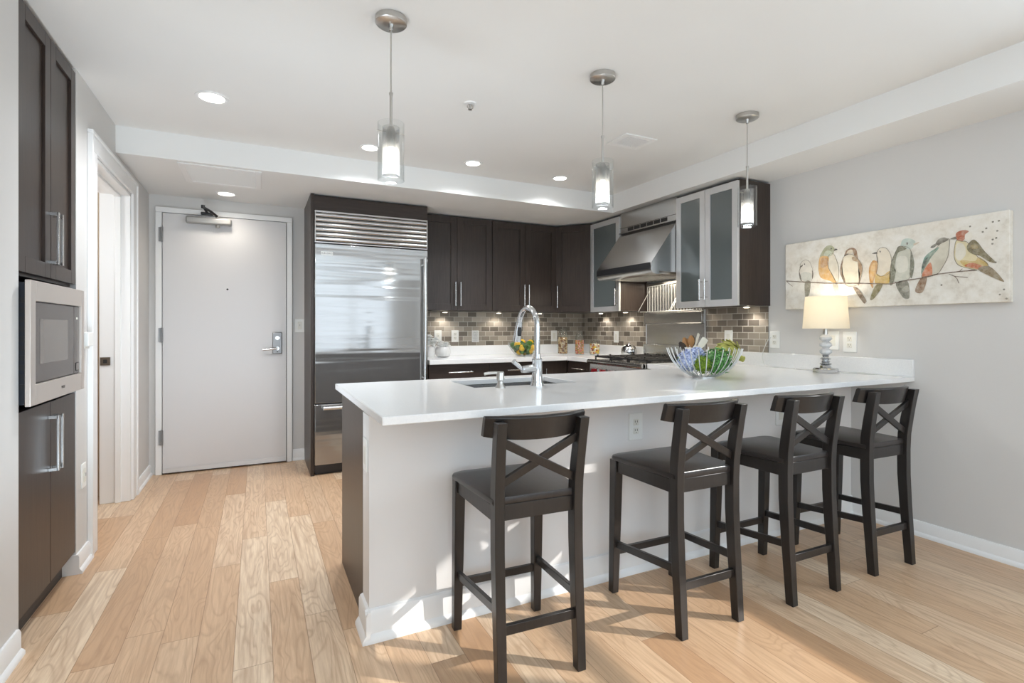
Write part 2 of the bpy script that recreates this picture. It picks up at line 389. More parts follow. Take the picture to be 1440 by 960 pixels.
# doorway on the left
m = MB()
for y0, y1 in ((3.395, 3.495), (4.405, 4.505)): m.box(XL, XL+.018, y0, y1, 0, 2.137)
m.box(XL, XL+.018, 3.395, 4.505, 2.137, 2.217)
for y0, y1 in ((3.375, 3.395), (4.505, 4.525)): m.box(XL, XL+.026, y0, y1, 0, 2.217)
m.box(XL, XL+.026, 3.375, 4.525, 2.217, 2.237)
m.box(XL-.172, XL+.002, 3.495, 3.515, 0, 2.135); m.box(XL-.172, XL+.002, 4.385, 4.405, 0, 2.135); m.box(XL-.172, XL+.002, 3.5, 4.4, 2.115, 2.137)
m.box(XL-.085, XL-.05, 4.37, 4.39, 0, 2.115); m.box(XL-.085, XL-.05, 3.51, 3.52, 0, 2.115); m.box(XL-.085, XL-.05, 3.5, 4.4, 2.10, 2.118)
df = struct(m, 'trim_2', 'trim', 'white casing and jamb of the left doorway', None, .003)
m = MB(); m.box(XL-.165, XL-.11, 4.377, 4.386, .945, 1.0); o = m.build('strike_plate', 'bronze', df, .001); o['label'] = 'bronze strike plate'
m = MB(); m.box(XL-.148, XL-.127, 4.3755, 4.378, .96, .985); m.build('strike_hole', 'slot', o)
# entry door
m = MB(); m.box(-.695, .231, YB-.04, YB, .012, 2.142); ed = struct(m, 'door_1', 'door', 'white flush entry door', None, .002)
m = MB()
for x0, x1, z0, z1 in ((-.745, -.700, 0, 2.147), (.236, .281, 0, 2.147), (-.745, .281, 2.147, 2.19)): m.box(x0, x1, YB-.035, YB+.02, z0, z1)
m.build('door_frame', 'trim', ed, .003)
m = MB(); m.box(-.735, .272, YB-.004, YB+.05, 0, 2.18); m.build('door_gap', 'slot', ed)
m = MB(); m.box(-.693, .229, YB-.046, YB-.04, .014, .052); o = m.build('sweep', 'alum', ed); o['label'] = 'aluminium door sweep'
for z in (.305, 1.142, 1.963):
    m = MB(); m.cyl((-.698, YB-.046, z-.06), (-.698, YB-.046, z+.06), .008); m.box(-.722, -.698, YB-.042, YB-.036, z-.058, z+.058); m.build('hinge', 'lockmetal', ed)
m = MB(); m.cyl((-.23, YB-.045, 1.53), (-.23, YB-.04, 1.53), .008); m.build('peephole', 'slot', ed)
m = MB(); m.box(.119, .196, YB-.062, YB-.04, .972, 1.162); lk = m.build('lock_plate', 'lockmetal', ed, .006); lk['label'] = 'brushed metal lock plate'
m = MB(); m.cyl((.158, YB-.062, 1.02), (.158, YB-.095, 1.02), .016); m.tube([(.158, YB-.095, 1.02), (.12, YB-.098, 1.018), (.075, YB-.094, 1.013), (.04, YB-.09, 1.012)], .01); m.build('lever_handle', 'handle', lk)
m = MB(); m.cyl((.158, YB-.062, 1.112), (.158, YB-.07, 1.112), .018); m.box(.14, .178, YB-.084, YB-.07, 1.106, 1.118); m.build('thumb_turn', 'handle', lk)
m = MB(); m.cyl((.158, YB-.062, .99), (.158, YB-.066, .99), .005); m.build('keyhole', 'slot', lk)
cl = MB(); cl.box(-.53, -.197, YB-.105, YB-.04, 2.068, 2.122); co = cl.build('door_closer', 'closer', ed, .012); co['label'] = 'grey metal door closer'
m = MB(); m.cyl((-.30, YB-.075, 2.045), (-.30, YB-.075, 2.14), .017); m.build('pivot', 'nickel', co)
m = MB(); m.tube([(-.30, YB-.08, 2.135), (-.345, YB-.13, 2.165), (-.40, YB-.17, 2.19)], .010); m.tube([(-.40, YB-.17, 2.195), (-.385, YB-.10, 2.175), (-.375, YB-.04, 2.165)], .009)
m.cyl((-.40, YB-.17, 2.18), (-.40, YB-.17, 2.205), .014); m.build('closer_arm', 'steel_dark', co)
m = MB(); m.box(-.425, -.335, YB-.06, YB-.035, 2.15, 2.172); m.build('arm_bracket', 'steel_dark', co, .004)
# peninsula half wall
m = MB(); m.box(.385, XR, 2.02, 2.15, 0, .86); hw = struct(m, 'wall_peninsula', 'pen', 'white half wall under the peninsula counter')
m = MB(frame((.37, 2.02, 0), (1, 0, 0), (0, -1, 0))); pf = [(0, 0), (.030, 0), (.030, .012), (.022, .025), (.016, .032), (.016, .105), (.010, .118), (0, .122)]
m.prism(pf, 'x', -.002, XR-.37)
m.T = frame((.385, 2.005, 0), (0, 1, 0), (-1, 0, 0)); m.prism(pf, 'x', -.013, .15); struct(m, 'baseboard_peninsula', 'trim', 'white baseboard around the peninsula half wall')
# metal tile backsplash
m = MB(); m.box(1.365, XR-.008, YB-.008, YB, 1.0142, 1.372); struct(m, 'trim_3', 'tile_back', 'metal subway tile on the back wall')
m = MB(); m.box(XR-.008, XR, 2.62, YB, 1.0142, 1.372); struct(m, 'trim_4', 'tile_right', 'metal subway tile on the right wall')

# ------------------------------------------------------------------ cabinets
def slab_door(T, w, h, t=.02): return MB(T).box(0, w, 0, t, 0, h)
def shaker(T, w, h, st=.062, t=.021):
    m = MB(T)
    m.box(0, st, 0, t, 0, h); m.box(w-st, w, 0, t, 0, h); m.box(st, w-st, 0, t, 0, st); m.box(st, w-st, 0, t, h-st, h)
    m.box(st-.004, w-st+.004, .002, t-.011, st-.004, h-st+.004); return m
def bar_handle(T, x, z0, z1, n0, r=.006, off=.032, flat=False):
    m = MB(T)
    if flat:
        m.box(x-.007, x+.007, n0+off-.008, n0+off, z0, z1)
        for z in (z0, z1-.014): m.box(x-.007, x+.007, n0, n0+off-.004, z, z+.014)
    else:
        m.cyl((x, n0+off, z0), (x, n0+off, z1), r, seg=12)
        for z in (z0+.02, z1-.02): m.cyl((x, n0, z), (x, n0+off, z), r*.8, seg=10)
    return m
def hbar(T, x0, x1, z, n0, r=.006, off=.032):
    m = MB(T); m.cyl((x0, n0+off, z), (x1, n0+off, z), r, seg=12)
    for x in (x0+.02, x1-.02): m.cyl((x, n0, z), (x, n0+off, z), r*.8, seg=10)
    return m
# pantry wall on the left
T = frame((XL-.022, 2.52, 0), (0, 1, 0), (1, 0, 0)); W = .675
def pantry(name, label, z0, z1, handles, kick=False):
    t = thing(name, label, 'cabinet', (XL-.3, 2.857, 0 if kick else z0))
    m = MB(T); m.box(.002, W-.002, -.58, -.001, z0, z1)
    m.build('body', 'espresso', t)
    for s in (0, 1):
        Td = T @ Matrix.Translation((.004+s*.335, 0, z0+.012))
        d = (slab_door if kick else shaker)(Td, .331, z1-z0-(.012 if kick else .028)).build('door', 'espresso', t, .0015)
        h0, h1 = handles
        bar_handle(T, .315 if s == 0 else .366, h0, h1, .02, flat=True, off=.036).build('handle', 'handle', d, .001)
    return t
tu = pantry('wall_cabinet', 'tall dark oak shaker cabinet built in above the microwave', 1.40, 2.455, (1.472, 1.693))
tl = pantry('pantry_cabinet', 'dark oak flat-door cabinet built in below the microwave', .10, .885, (.591, .827), True)
m = MB(T); m.box(.002, W-.002, -.5, -.03, 0, .10); m.build('kick', 'kick', tl)
# microwave
t = thing('microwave', 'built-in stainless microwave between the left wall cabinets', 'microwave', (XL-.2, 2.84, .907))
m = MB(); m.box(XL-.03, XL+.025, 2.53, 3.155, .912, 1.372); m.box(XL-.4, XL-.03, 2.55, 3.14, .912, 1.372)
ca = m.build('case', 'navy', t, .003)
m = MB()
for k in range(10): m.box(XL+.000, XL+.018, 2.527, 2.531, .97+k*.036, .97+k*.036+.02)
m.build('side_vent', 'black', ca)
m = MB(); yo, y1, z0, z1 = 2.511, 3.173, .907, 1.380; f0, f1 = XL+.02, XL+.037
m.box(f0, f1, yo, 2.562, z0, z1); m.box(f0, f1, 3.128, y1, z0, z1); m.box(f0, f1, 2.562, 3.128, z0, .985); m.box(f0, f1, 2.562, 3.128, 1.303, z1)
tk = m.build('trim_kit', 'steel_trim', t, .002); tk['label'] = 'brushed stainless trim frame'
m = MB(); m.box(XL-.02, XL+.029, 2.565, 3.045, .988, 1.30); dr = m.build('door', plain('microwave_glass', (92, 86, 82), .12, .6), t, .002); dr['label'] = 'smoked glass microwave door'
m = MB(); m.box(XL+.029, XL+.0297, 2.63, 2.96, 1.06, 1.235); m.build('viewing_window', plain('microwave_window', (128, 122, 116), .2, .4), dr)
m = MB(); m.box(XL-.02, XL+.029, 3.049, 3.126, .988, 1.30); cp = m.build('control_panel', plain('microwave_panel', (96, 90, 86), .14, .6), t, .002)
m = MB(); m.box(XL+.029, XL+.031, 3.07, 3.112, 1.0, 1.038); m.build('open_button', 'slot', cp, .001)
m = MB(); m.box(XL+.031, XL+.0316, 3.073, 3.109, 1.003, 1.035); m.build('button_face', plain('button_grey', (110, 104, 100), .3), cp)
m = MB(); m.box(XL+.029, XL+.0296, 3.08, 3.10, 1.24, 1.25); m.build('display_mark', 'ivory', cp)
def text(s, name, size, loc, rot, mat, parent, ext=.0006):
    cu = bpy.data.curves.new(name, 'FONT'); cu.body = s; cu.size = size; cu.align_x = 'CENTER'; cu.align_y = 'CENTER'; cu.extrude = ext
    o = bpy.data.objects.new(name, cu); COL.objects.link(o)
    dg = bpy.context.evaluated_depsgraph_get(); me = bpy.data.meshes.new_from_object(o.evaluated_get(dg)); bpy.data.objects.remove(o)
    o = bpy.data.objects.new(name, me); COL.objects.link(o); me.materials.clear(); me.materials.append(M[mat])
    o.parent = parent; o.location = Vector(loc) - ORG.get(parent.name, Vector()); o.rotation_euler = rot; return o
text('WOLF', 'brand_mark', .016, (XL+.0372, 2.87, .945), (PI/2, 0, PI/2), 'steel_dark', tk)

# refrigerator and its surround
FY = 4.468
t = thing('fridge_surround', 'dark oak side panels and top panel framing the refrigerator', 'cabinet', (.88, 4.8, 0))
m = MB(); m.box(.385, .411, FY-.012, YB-.001, 0, 2.288); m.build('side_panel', 'espresso', t, .001)
m = MB(); m.box(1.3585, 1.364, FY+.02, YB-.009, .95, 2.288); m.box(1.3585, 1.364, FY+.02, YB-.009, 0, .87); m.build('side_panel', 'espresso', t, .001)
m = MB(); m.box(.411, 1.3585, FY-.004, FY+.02, 2.157, 2.272); m.box(.411, 1.3585, FY+.02, YB-.02, 2.17, 2.285); m.build('top_panel', 'espresso_h', t, .001)
t = thing('refrigerator', 'tall stainless built-in refrigerator with louvred top grille and bottom drawer', 'refrigerator', (.885, 4.75, 0))
m = MB(); m.box(.418, 1.352, FY+.025, YB-.02, .02, 2.15); m.build('body', 'steel_dark', t)
m = MB(); m.box(.415, 1.355, FY-.03, FY+.02, .588, 1.885); fd = m.build('door', 'steel_fridge', t, .004); fd['label'] = 'stainless upper refrigerator door'
m = MB(); m.box(.415, 1.355, FY-.03, FY+.02, .088, .578); fw = m.build('freezer_drawer', 'steel_fridge', t, .004); fw['label'] = 'stainless freezer drawer'
m = MB(); hx, hy = 1.318, FY-.085; m.cyl((hx, hy, .70), (hx, hy, 1.815), .0145); 
for z in (.76, 1.755): m.cyl((hx, FY-.03, z), (hx, hy, z), .012)
m.build('door_handle', 'handle', fd)
m = MB(); m.cyl((.475, hy, .553), (1.295, hy, .553), .0145)
for x in (.53, 1.24): m.cyl((x, FY-.03, .553), (x, hy, .553), .012)
m.build('drawer_handle', 'handle', fw)
m = MB(); m.box(.46, .555, FY-.0325, FY-.0298, 1.792, 1.823); bd = m.build('badge', 'nickel', fd, .001)
text('SUB-ZERO', 'brand_mark', .0185, (.5075, FY-.0327, 1.8075), (PI/2, 0, 0), 'slot', bd)
g = MB(); g.box(.415, 1.355, FY-.028, FY-.008, 2.140, 2.155); g.box(.415, 1.355, FY-.028, FY-.008, 1.893, 1.903); g.box(.415, .424, FY-.028, FY, 1.903, 2.140); g.box(1.346, 1.355, FY-.028, FY, 1.903, 2.140)
gr = g.build('grille', 'steel', t, .002); gr['label'] = 'louvred stainless grille'
for k in range(6):
    z = 1.906+k*.0393; m = MB(); m.prism([(FY-.010-.019*math.cos(q), z+.0196+.0186*math.sin(q)) for q in (-PI/2+PI*i/10 for i in range(11))], 'x', .424, 1.346, True); m.build('louvre', 'steel', gr)
m = MB(); m.box(.424, 1.346, FY+.012, FY+.024, 1.90, 2.145); m.build('grille_back', 'steel', gr)
m = MB(); m.box(.42, 1.35, FY+.03, FY+.06, 0.0, .08); m.build('toe_grille', 'steel_dark', t, .002)

# upper cabinets on the back wall
UB, UT = 1.368, 2.286
def upper(label, x0, x1):
    t = thing('wall_cabinet', label, 'cabinet', ((x0+x1)/2, 4.9, UB))
    T = frame((x0, 4.742, UB), (1, 0, 0), (0, -1, 0)); w = x1-x0; h = UT-UB
    m = MB(T); m.box(.001, w-.001, -.326, -.001, 0, h-.004); m.build('body', 'espresso', t)
    for s in (0, 1):
        d = shaker(T @ Matrix.Translation((.0015+s*w/2, 0, .002)), w/2-.003, h-.016).build('door', 'espresso', t, .0015)
        x = w/2 + (-.026 if s == 0 else .026)
        bar_handle(T, x, .045, .275, .021).build('handle', 'handle', d)
    return t
upper('dark oak two-door wall cabinet right beside the refrigerator', 1.366, 2.108)
upper('dark oak two-door wall cabinet above the bowl of lemons and limes', 2.110, 2.862)
t = thing('corner_wall_cabinet', 'dark oak single-door wall cabinet set diagonally in the corner above the glass jars', 'cabinet', (3.15, 4.8, UB))
P0, P1 = Vector((2.866, 4.742, UB)), Vector((3.112, 4.440, UB)); u = (P1-P0); L = u.length; n = Vector((-u.y, u.x, 0)).normalized(); n = -n if n.y > 0 else n
m = MB(); m.prism([(2.864, YB-.009), (2.864, 4.744), (3.113, 4.443), (XR-.009, 4.443), (XR-.009, YB-.009)], 'z', UB, UT-.004); m.build('body', 'espresso', t)
T = frame(P0 + n*.001, u, n)
d = shaker(T @ Matrix.Translation((.006, 0, .002)), L-.012, UT-UB-.016).build('door', 'espresso', t, .0015)
bar_handle(T, .034, .045, .275, .021).build('handle', 'handle', d)
# aluminium framed glass cabinets on the right wall
def glass_cab(label, y0, y1, nd, hsides):
    t = thing('glass_cabinet', label, 'cabinet', (3.27, (y0+y1)/2, UB-.004))
    T = frame((3.114, y1, UB-.006), (0, -1, 0), (-1, 0, 0)); w = y1-y0; h = UT-UB-.004
    m = MB(T); m.box(0, w, -.325, -.001, .004, h); m.build('body', 'espresso', t)
    for s in range(nd):
        dw = w/nd-.003; Td = T @ Matrix.Translation((.0015+s*w/nd, 0, 0)); st = .05
        m = MB(Td); m.box(0, st, 0, .021, 0, h-.012); m.box(dw-st, dw, 0, .021, 0, h-.012); m.box(st, dw-st, 0, .021, 0, st); m.box(st, dw-st, 0, .021, h-.012-st, h-.012)
        d = m.build('door', 'alum', t, .0015); d['label'] = 'aluminium framed door'
        m = MB(Td); m.box(st-.003, dw-st+.003, .006, .014, st-.003, h-.009-st); o = m.build('glass_pane', 'frost', d); o['label'] = 'frosted glass pane'
        x = dw-.024 if hsides[s] else .024
        bar_handle(Td, x, .055, .215, .021).build('handle', 'handle', d)
    return t
glass_cab('aluminium-framed single-door frosted glass cabinet left of the range hood', 3.962, 4.438, 1, (1,))
glass_cab('aluminium-framed two-door frosted glass cabinet right of the range hood', 2.606, 3.216, 2, (1, 0))
# under-cabinet puck lights
def puck(x, y, label, e=2.6):
    t = thing('puck_light', label, 'light', (x, y, UB-.012))
    m = MB(); m.lathe([(0, UB-.012), (.028, UB-.012), (.032, UB-.006), (.032, UB-.0005), (0, UB-.0005)], (x, y, 0), 20); m.build('housing', 'nickel', t)
    m = MB(); m.lathe([(0, UB-.0135), (.022, UB-.0135), (.022, UB-.011), (0, UB-.011)], (x, y, 0), 16); m.build('lens', 'puck', t)
    l = light('puck_glow', 'SPOT', (x, y, UB-.02), (0, 0, 0), e, (1, .93, .84), spot_size=2.4, spot_blend=.6, shadow_soft_size=.02)
    l.parent = t; l.location = (0, 0, -.008)
for x, lab in ((1.70, 'above the white vases'), (2.30, 'left of the bowl of lemons'), (2.80, 'above the tall jar')): puck(x, 4.98, 'small round light under the back wall cabinets '+lab)
puck(3.36, 4.62, 'small round light under the corner cabinet above the short jar'); puck(3.36, 4.2, 'small round light under the glass cabinet left of the range hood'); puck(3.36, 2.75, 'small round light under the glass cabinet right of the range hood', 2)

# base cabinets
CT = .915
def base_cab(label, T, w, depth, fronts, top=.872, kick=True):
    """fronts: list of (x0, x1, z0, z1, kind, handle)"""
    o = T @ Vector((w/2, -depth/2, 0))
    t = thing('base_cabinet', label, 'cabinet', o)
    m = MB(T); m.box(0, w, -depth, -.022, .1, top); m.build('body', 'espresso', t)
    m = MB(T); m.box(0, w, -depth, -.09, 0, .1); m.build('kick', 'kick', t)
    for x0, x1, z0, z1, kind, hd in fronts:
        d = slab_door(T @ Matrix.Translation((x0+.002, -.021, z0+.002)), x1-x0-.004, z1-z0-.004).build(kind, 'espresso_h' if kind == 'drawer' else 'espresso', t, .0015)
        if hd[0] == 'h': hbar(T, hd[1], hd[2], hd[3], 0).build('handle', 'handle', d)
        elif hd[0] == 'v': bar_handle(T, hd[1], hd[2], hd[3], 0).build('handle', 'handle', d)
    return t
T = frame((1.366, 4.45, 0), (1, 0, 0), (0, -1, 0))
base_cab('dark oak base cabinet beside the refrigerator with a wide top drawer', T, .594, .615, [(0, .594, .70, .872, 'drawer', ('h', .178, .412, .797)), (0, .594, .41, .70, 'drawer', ('h', .178, .412, .62)), (0, .594, .1, .41, 'drawer', ('h', .178, .412, .33))])
T = frame((1.962, 4.45, 0), (1, 0, 0), (0, -1, 0))
base_cab('dark oak base cabinet under the bowl of lemons and limes', T, .558, .615, [(0, .558, .70, .872, 'drawer', ('h', .17, .40, .797)), (0, .558, .41, .70, 'drawer', ('h', .17, .40, .62)), (0, .558, .1, .41, 'drawer', ('h', .17, .40, .33))])
T = frame((2.522, 4.45, 0), (1, 0, 0), (0, -1, 0))
base_cab('dark oak base cabinet in the back corner under the jars', T, .30, .615, [(0, .30, .1, .872, 'door', ('v', .04, .6, .8))])
T = frame((2.824, 4.45, 0), (0, -1, 0), (-1, 0, 0))
base_cab('narrow dark oak base cabinet left of the range', T, .478, .60, [(0, .478, .70, .872, 'drawer', ('h', .13, .35, .80)), (0, .478, .1, .70, 'door', ('v', .05, .45, .66))])
T = frame((2.824, 3.205, 0), (0, -1, 0), (-1, 0, 0))
base_cab('dark oak base cabinet right of the range', T, .455, .60, [(0, .455, .70, .872, 'drawer', ('h', .12, .33, .80)), (0, .455, .1, .70, 'door', ('v', .05, .45, .66))])
# peninsula cabinets, kitchen side
def pen_cab(label, x0, x1, fr, end=False):
    T = frame((x1, 2.744, 0), (-1, 0, 0), (0, 1, 0)); w = x1-x0
    t = base_cab(label, T, w, .585, fr(w), .69 if 'sink' in label else .872)
    if end:
        m = MB(); m.box(.388, .412, 2.1505, 2.75, .0, .878); m.build('end_panel', 'espresso', t, .001)
    return t
pen_cab('dark oak cabinet at the free end of the peninsula with a plain end panel', .415, .88, lambda w: [(0, w, .1, .872, 'door', ('v', .05, .6, .83))], True)
pen_cab('dark oak sink cabinet in the peninsula below the faucet', .882, 1.60, lambda w: [(0, w/2, .1, .70, 'door', ('v', w/2-.05, .45, .66)), (w/2, w, .1, .70, 'door', ('v', w/2+.05, .45, .66)), (0, w, .70, .872, 'false_front', ('n',))])
pen_cab('dark oak peninsula cabinet right of the sink', 1.602, 2.80, lambda w: [(0, w/2, .70, .872, 'drawer', ('h', .18, .42, .797)), (w/2, w, .70, .872, 'drawer', ('h', w/2+.18, w/2+.42, .797)), (0, w/2, .1, .70, 'door', ('v', w/2-.05, .45, .66)), (w/2, w, .1, .70, 'door', ('v', w/2+.05, .45, .66))])

# ------------------------------------------------------------------ worktops
t = thing('peninsula_countertop', 'white quartz countertop of the breakfast bar peninsula', 'countertop', (1.9, 2.2, .885))
m = MB(); SX0, SX1, SY0, SY1 = .93, 1.515, 2.285, 2.645; Z0 = .8865
px = [.357, SX0, SX1, 3.4395]; py = [1.66, SY0, SY1, 2.768]
vt = {}
def vv(x, y, z):
    k = (x, y, z)
    if k not in vt: vt[k] = m.v(k)
    return vt[k]
for i in range(3):
    for j in range(3):
        if i == 1 and j == 1: continue
        for z in (Z0, CT): m.face([vv(px[i], py[j], z), vv(px[i+1], py[j], z), vv(px[i+1], py[j+1], z), vv(px[i], py[j+1], z)])
def wall_(a, b): m.face([vv(*a, Z0), vv(*b, Z0), vv(*b, CT), vv(*a, CT)])
for i in range(3): wall_((px[i], py[0]), (px[i+1], py[0])); wall_((px[i], py[3]), (px[i+1], py[3])); wall_((px[0], py[i]), (px[0], py[i+1])); wall_((px[3], py[i]), (px[3], py[i+1]))
for a, b in (((px[1], py[1]), (px[2], py[1])), ((px[2], py[1]), (px[2], py[2])), ((px[2], py[2]), (px[1], py[2])), ((px[1], py[2]), (px[1], py[1]))): wall_(a, b)
m.build('worktop', 'quartz', t, .003)
m = MB(); m.box(2.785, 3.4395, 2.769, 3.2115, .874, CT); m.build('return_worktop', 'quartz', t, .002)
m = MB(); m.box(3.418, 3.4395, 1.66, 2.6195, CT, 1.0142); m.box(3.418, 3.431, 2.6195, 3.2115, CT, 1.0142); m.build('backsplash_strip', 'quartz', t, .002)
t = thing('countertop', 'white quartz countertop along the back wall under the jars', 'countertop', (2.3, 4.75, .874))
m = MB(); m.prism([(1.366, YB-.0005), (1.366, 4.412), (2.80, 4.412), (2.80, 3.9685), (XR-.0005, 3.9685), (XR-.0005, YB-.0005)], 'z', .874, CT); m.build('worktop', 'quartz', t, .002)
m = MB(); m.box(1.366, XR-.02, YB-.022, YB-.0005, CT, 1.0140); m.box(XR-.022, XR-.0005, 3.9685, YB-.0005, CT, 1.0140); m.build('backsplash_strip', 'quartz', t, .002)

# sink, faucet, soap
t = thing('sink', 'undermount stainless sink cut into the peninsula worktop', 'sink', ((SX0+SX1)/2, (SY0+SY1)/2, .70))
def rr(x0, x1, y0, y1, r, z, n=5):
    out = []
    for cx, cy, a0 in ((x1-r, y1-r, 0), (x0+r, y1-r, PI/2), (x0+r, y0+r, PI), (x1-r, y0+r, 1.5*PI)):
        for k in range(n+1): a = a0 + PI/2*k/n; out.append((cx+r*math.cos(a), cy+r*math.sin(a), z))
    return out
m = MB(); e = .012
m.loft([rr(SX0-.03, SX1+.03, SY0-.03, SY1+.03, .03, .8855), rr(SX0-e*.3, SX1+e*.3, SY0-e*.3, SY1+e*.3, .03, .8855), rr(SX0-e*.3, SX1+e*.3, SY0-e*.3, SY1+e*.3, .03, .72), rr(SX0+.02, SX1-.02, SY0+.02, SY1-.02, .03, .70)], False); m.face([m.v(p) for p in rr(SX0+.02, SX1-.02, SY0+.02, SY1-.02, .03, .70)])
m.build('basin', 'steel', t)
m = MB(); m.lathe([(0, .7005), (.045, .7005), (.045, .703), (.03, .7045), (0, .7035)], ((SX0+SX1)/2, (SY0+SY1)/2, 0)); m.build('drain', 'chrome', t)
fx, fy = 1.243, 2.238
t = thing('faucet', 'tall chrome gooseneck kitchen faucet with pull-down spray head', 'faucet', (fx, fy, CT))
m = MB(); m.lathe([(0, CT), (.034, CT), (.034, CT+.006), (.029, CT+.02), (.026, CT+.05), (.0245, CT+.125), (.026, CT+.13), (.020, CT+.135), (.017, CT+.155), (0, CT+.155)], (fx, fy, 0)); m.build('base', 'chrome', t)
r = .098; pts = [(fx, fy, CT+.13), (fx, fy, 1.20)] + [(fx, fy+r-r*math.cos(a), 1.205+r*math.sin(a)) for a in (PI*k/16*.93 for k in range(17))]
m = MB(); m.tube(pts, .0145, 14); m.build('spout', 'chrome', t)
p1, p0 = Vector(pts[-1]), Vector(pts[-2]); dd = (p1-p0).normalized()
m = MB(); m.tube([p1-dd*.004, p1+dd*.03, p1+dd*.075, p1+dd*.10], .02, 16, True, lambda q: .0165+.0065*q); sh = m.build('spray_head', 'chrome', t)
m = MB(); c = p1+dd*.045; m.box(c.x-.012, c.x+.008, c.y-.0255, c.y-.012, c.z-.026, c.z+.022); m.build('spray_button', 'black', sh, .004)
m = MB(); m.tube([(fx-.012, fy, CT+.085), (fx-.04, fy, CT+.085), (fx-.075, fy, CT+.083), (fx-.085, fy, CT+.083)], .02, 16, True, lambda q: .021-.004*q); m.build('valve', 'chrome', t)
m = MB(); m.tube([(fx-.080, fy, CT+.083), (fx-.097, fy-.002, CT+.094), (fx-.118, fy-.005, CT+.111), (fx-.134, fy-.008, CT+.125)], .01, 12, True, lambda q: .0085+.0045*q); m.build('lever', 'chrome', t)
t = thing('soap_dispenser', 'small brushed metal soap dispenser left of the faucet', 'soap dispenser', (1.042, fy, CT))
m = MB(); m.lathe([(0, CT), (.025, CT), (.024, CT+.004), (.015, CT+.018), (.013, CT+.03), (.0185, CT+.036), (.0185, CT+.072), (.016, CT+.076), (0, CT+.076)], (1.042, fy, 0)); m.build('body', 'nickel', t)
m = MB(); m.tube([(1.042, fy, CT+.068), (1.02, fy+.005, CT+.071), (.985, fy+.012, CT+.07), (.965, fy+.016, CT+.066)], .007, 10); m.build('spout', 'nickel', t)
# ------------------------------------------------------------------ range hood, range, backguard
t = thing('range_hood', 'stainless wall range hood with sloping front between the glass cabinets', 'range hood', (3.15, 3.588, 1.63))
HY0, HY1 = 3.2185, 3.9595
m = MB(); m.prism([(XR-.001, 2.09), (3.112, 2.09), (2.838, 1.735), (2.832, 1.672), (2.845, 1.648), (2.875, 1.637), (2.92, 1.637), (2.92, 1.66), (XR-.001, 1.66)], 'y', HY0, HY1); hb = m.build('canopy', 'steel', t, .002)
m = MB(); m.prism([(2.8375, 1.730), (2.8325, 1.676), (2.827, 1.676), (2.832, 1.730)], 'y', HY0+.02, HY1-.004); m.build('front_band', 'steel_dark', hb)
m = MB(); m.box(3.106, XR-.001, HY0, HY1, 2.091, 2.288); dc = m.build('duct_cover', 'steel', t, .002)
for k in range(6):
    y = 3.845-k*.088; m = MB(); m.box(3.1035, 3.108, y-.074, y, 2.106, 2.137); m.build('vent_slot', 'slot', dc)
m = MB(); m.box(3.09, 3.106, HY0, HY1, 2.089, 2.098); m.box(3.099, 3.106, HY0, HY1, 2.143, 2.149); m.build('vent_rim', 'steel', dc)
for k in range(15):
    y = HY0+.03+k*.0485; m = MB(); m.prism([(y, 1.659), (y+.03, 1.659), (y+.022, 1.645), (y+.008, 1.645)], 'x', 2.935, 3.40); m.build('baffle', 'steel', hb)
light('hood_glow', 'AREA', (3.15, 3.59, 1.64), (0, 0, 0), 6, (1, .88, .7), shape='RECTANGLE', size=.3, size_y=.5).parent = t
bpy.data.objects['hood_glow'].location = (0, 0, .008)
# range
t = thing('range', 'stainless gas range with red knobs and black cast iron grates', 'range', (3.05, 3.588, 0))
RX, R0, R1 = 2.752, 3.2135, 3.9665
m = MB(); m.box(RX+.03, XR-.02, R0, R1, .10, .872); m.box(RX+.08, XR-.03, R0+.01, R1-.01, 0, .10); bo = m.build('body', 'steel', t, .002)
m = MB(); m.box(RX+.02, XR-.0205, R0, R1, .872, .912); m.build('cooktop', 'steel', t, .003)
m = MB(); m.tube([(RX-.005, R0, .893), (RX-.005, R1, .893)], .021, 18); m.box(RX-.005, RX+.03, R0, R1, .873, .913); m.build('bullnose', 'steel', t)
m = MB(); m.prism([(RX+.03, .872), (RX+.012, .872), (RX, .765), (RX+.03, .765)], 'y', R0, R1); cp = m.build('control_panel', 'steel', t, .002)
for k in range(5):
    y = R0+.11+k*.134; m = MB(); m.cyl((RX+.006, y, .806), (RX-.004, y, .8075), .03, seg=24); b = m.build('knob_bezel', 'steel', cp)
    m = MB(); m.cyl((RX-.004, y, .8075), (RX-.04, y, .812), .024, .021, 24); m.box(RX-.046, RX-.03, y-.004, y+.004, .792, .834); m.build('knob', 'red', cp, .001)
m = MB(); m.box(RX+.005, RX+.03, R0+.004, R1-.004, .18, .755); od = m.build('oven_door', 'steel', t, .003)
m = MB(); m.box(RX+.003, RX+.006, R0+.13, R1-.13, .33, .62); m.build('oven_window', 'black', od)
m = MB(); m.cyl((RX-.055, R0+.04, .715), (RX-.055, R1-.04, .715), .014)
for y in (R0+.08, R1-.08): m.cyl((RX+.005, y, .715), (RX-.055, y, .715), .01)
m.build('oven_handle', 'handle', od)
for k in range(2):
    for j in range(2):
        c = (2.93+j*.27, R0+.19+k*.375, .912); m = MB(); m.lathe([(0, 0), (.055, 0), (.055, .008), (.045, .014), (.02, .016), (0, .016)], c, 20); m.build('burner', 'iron', t)
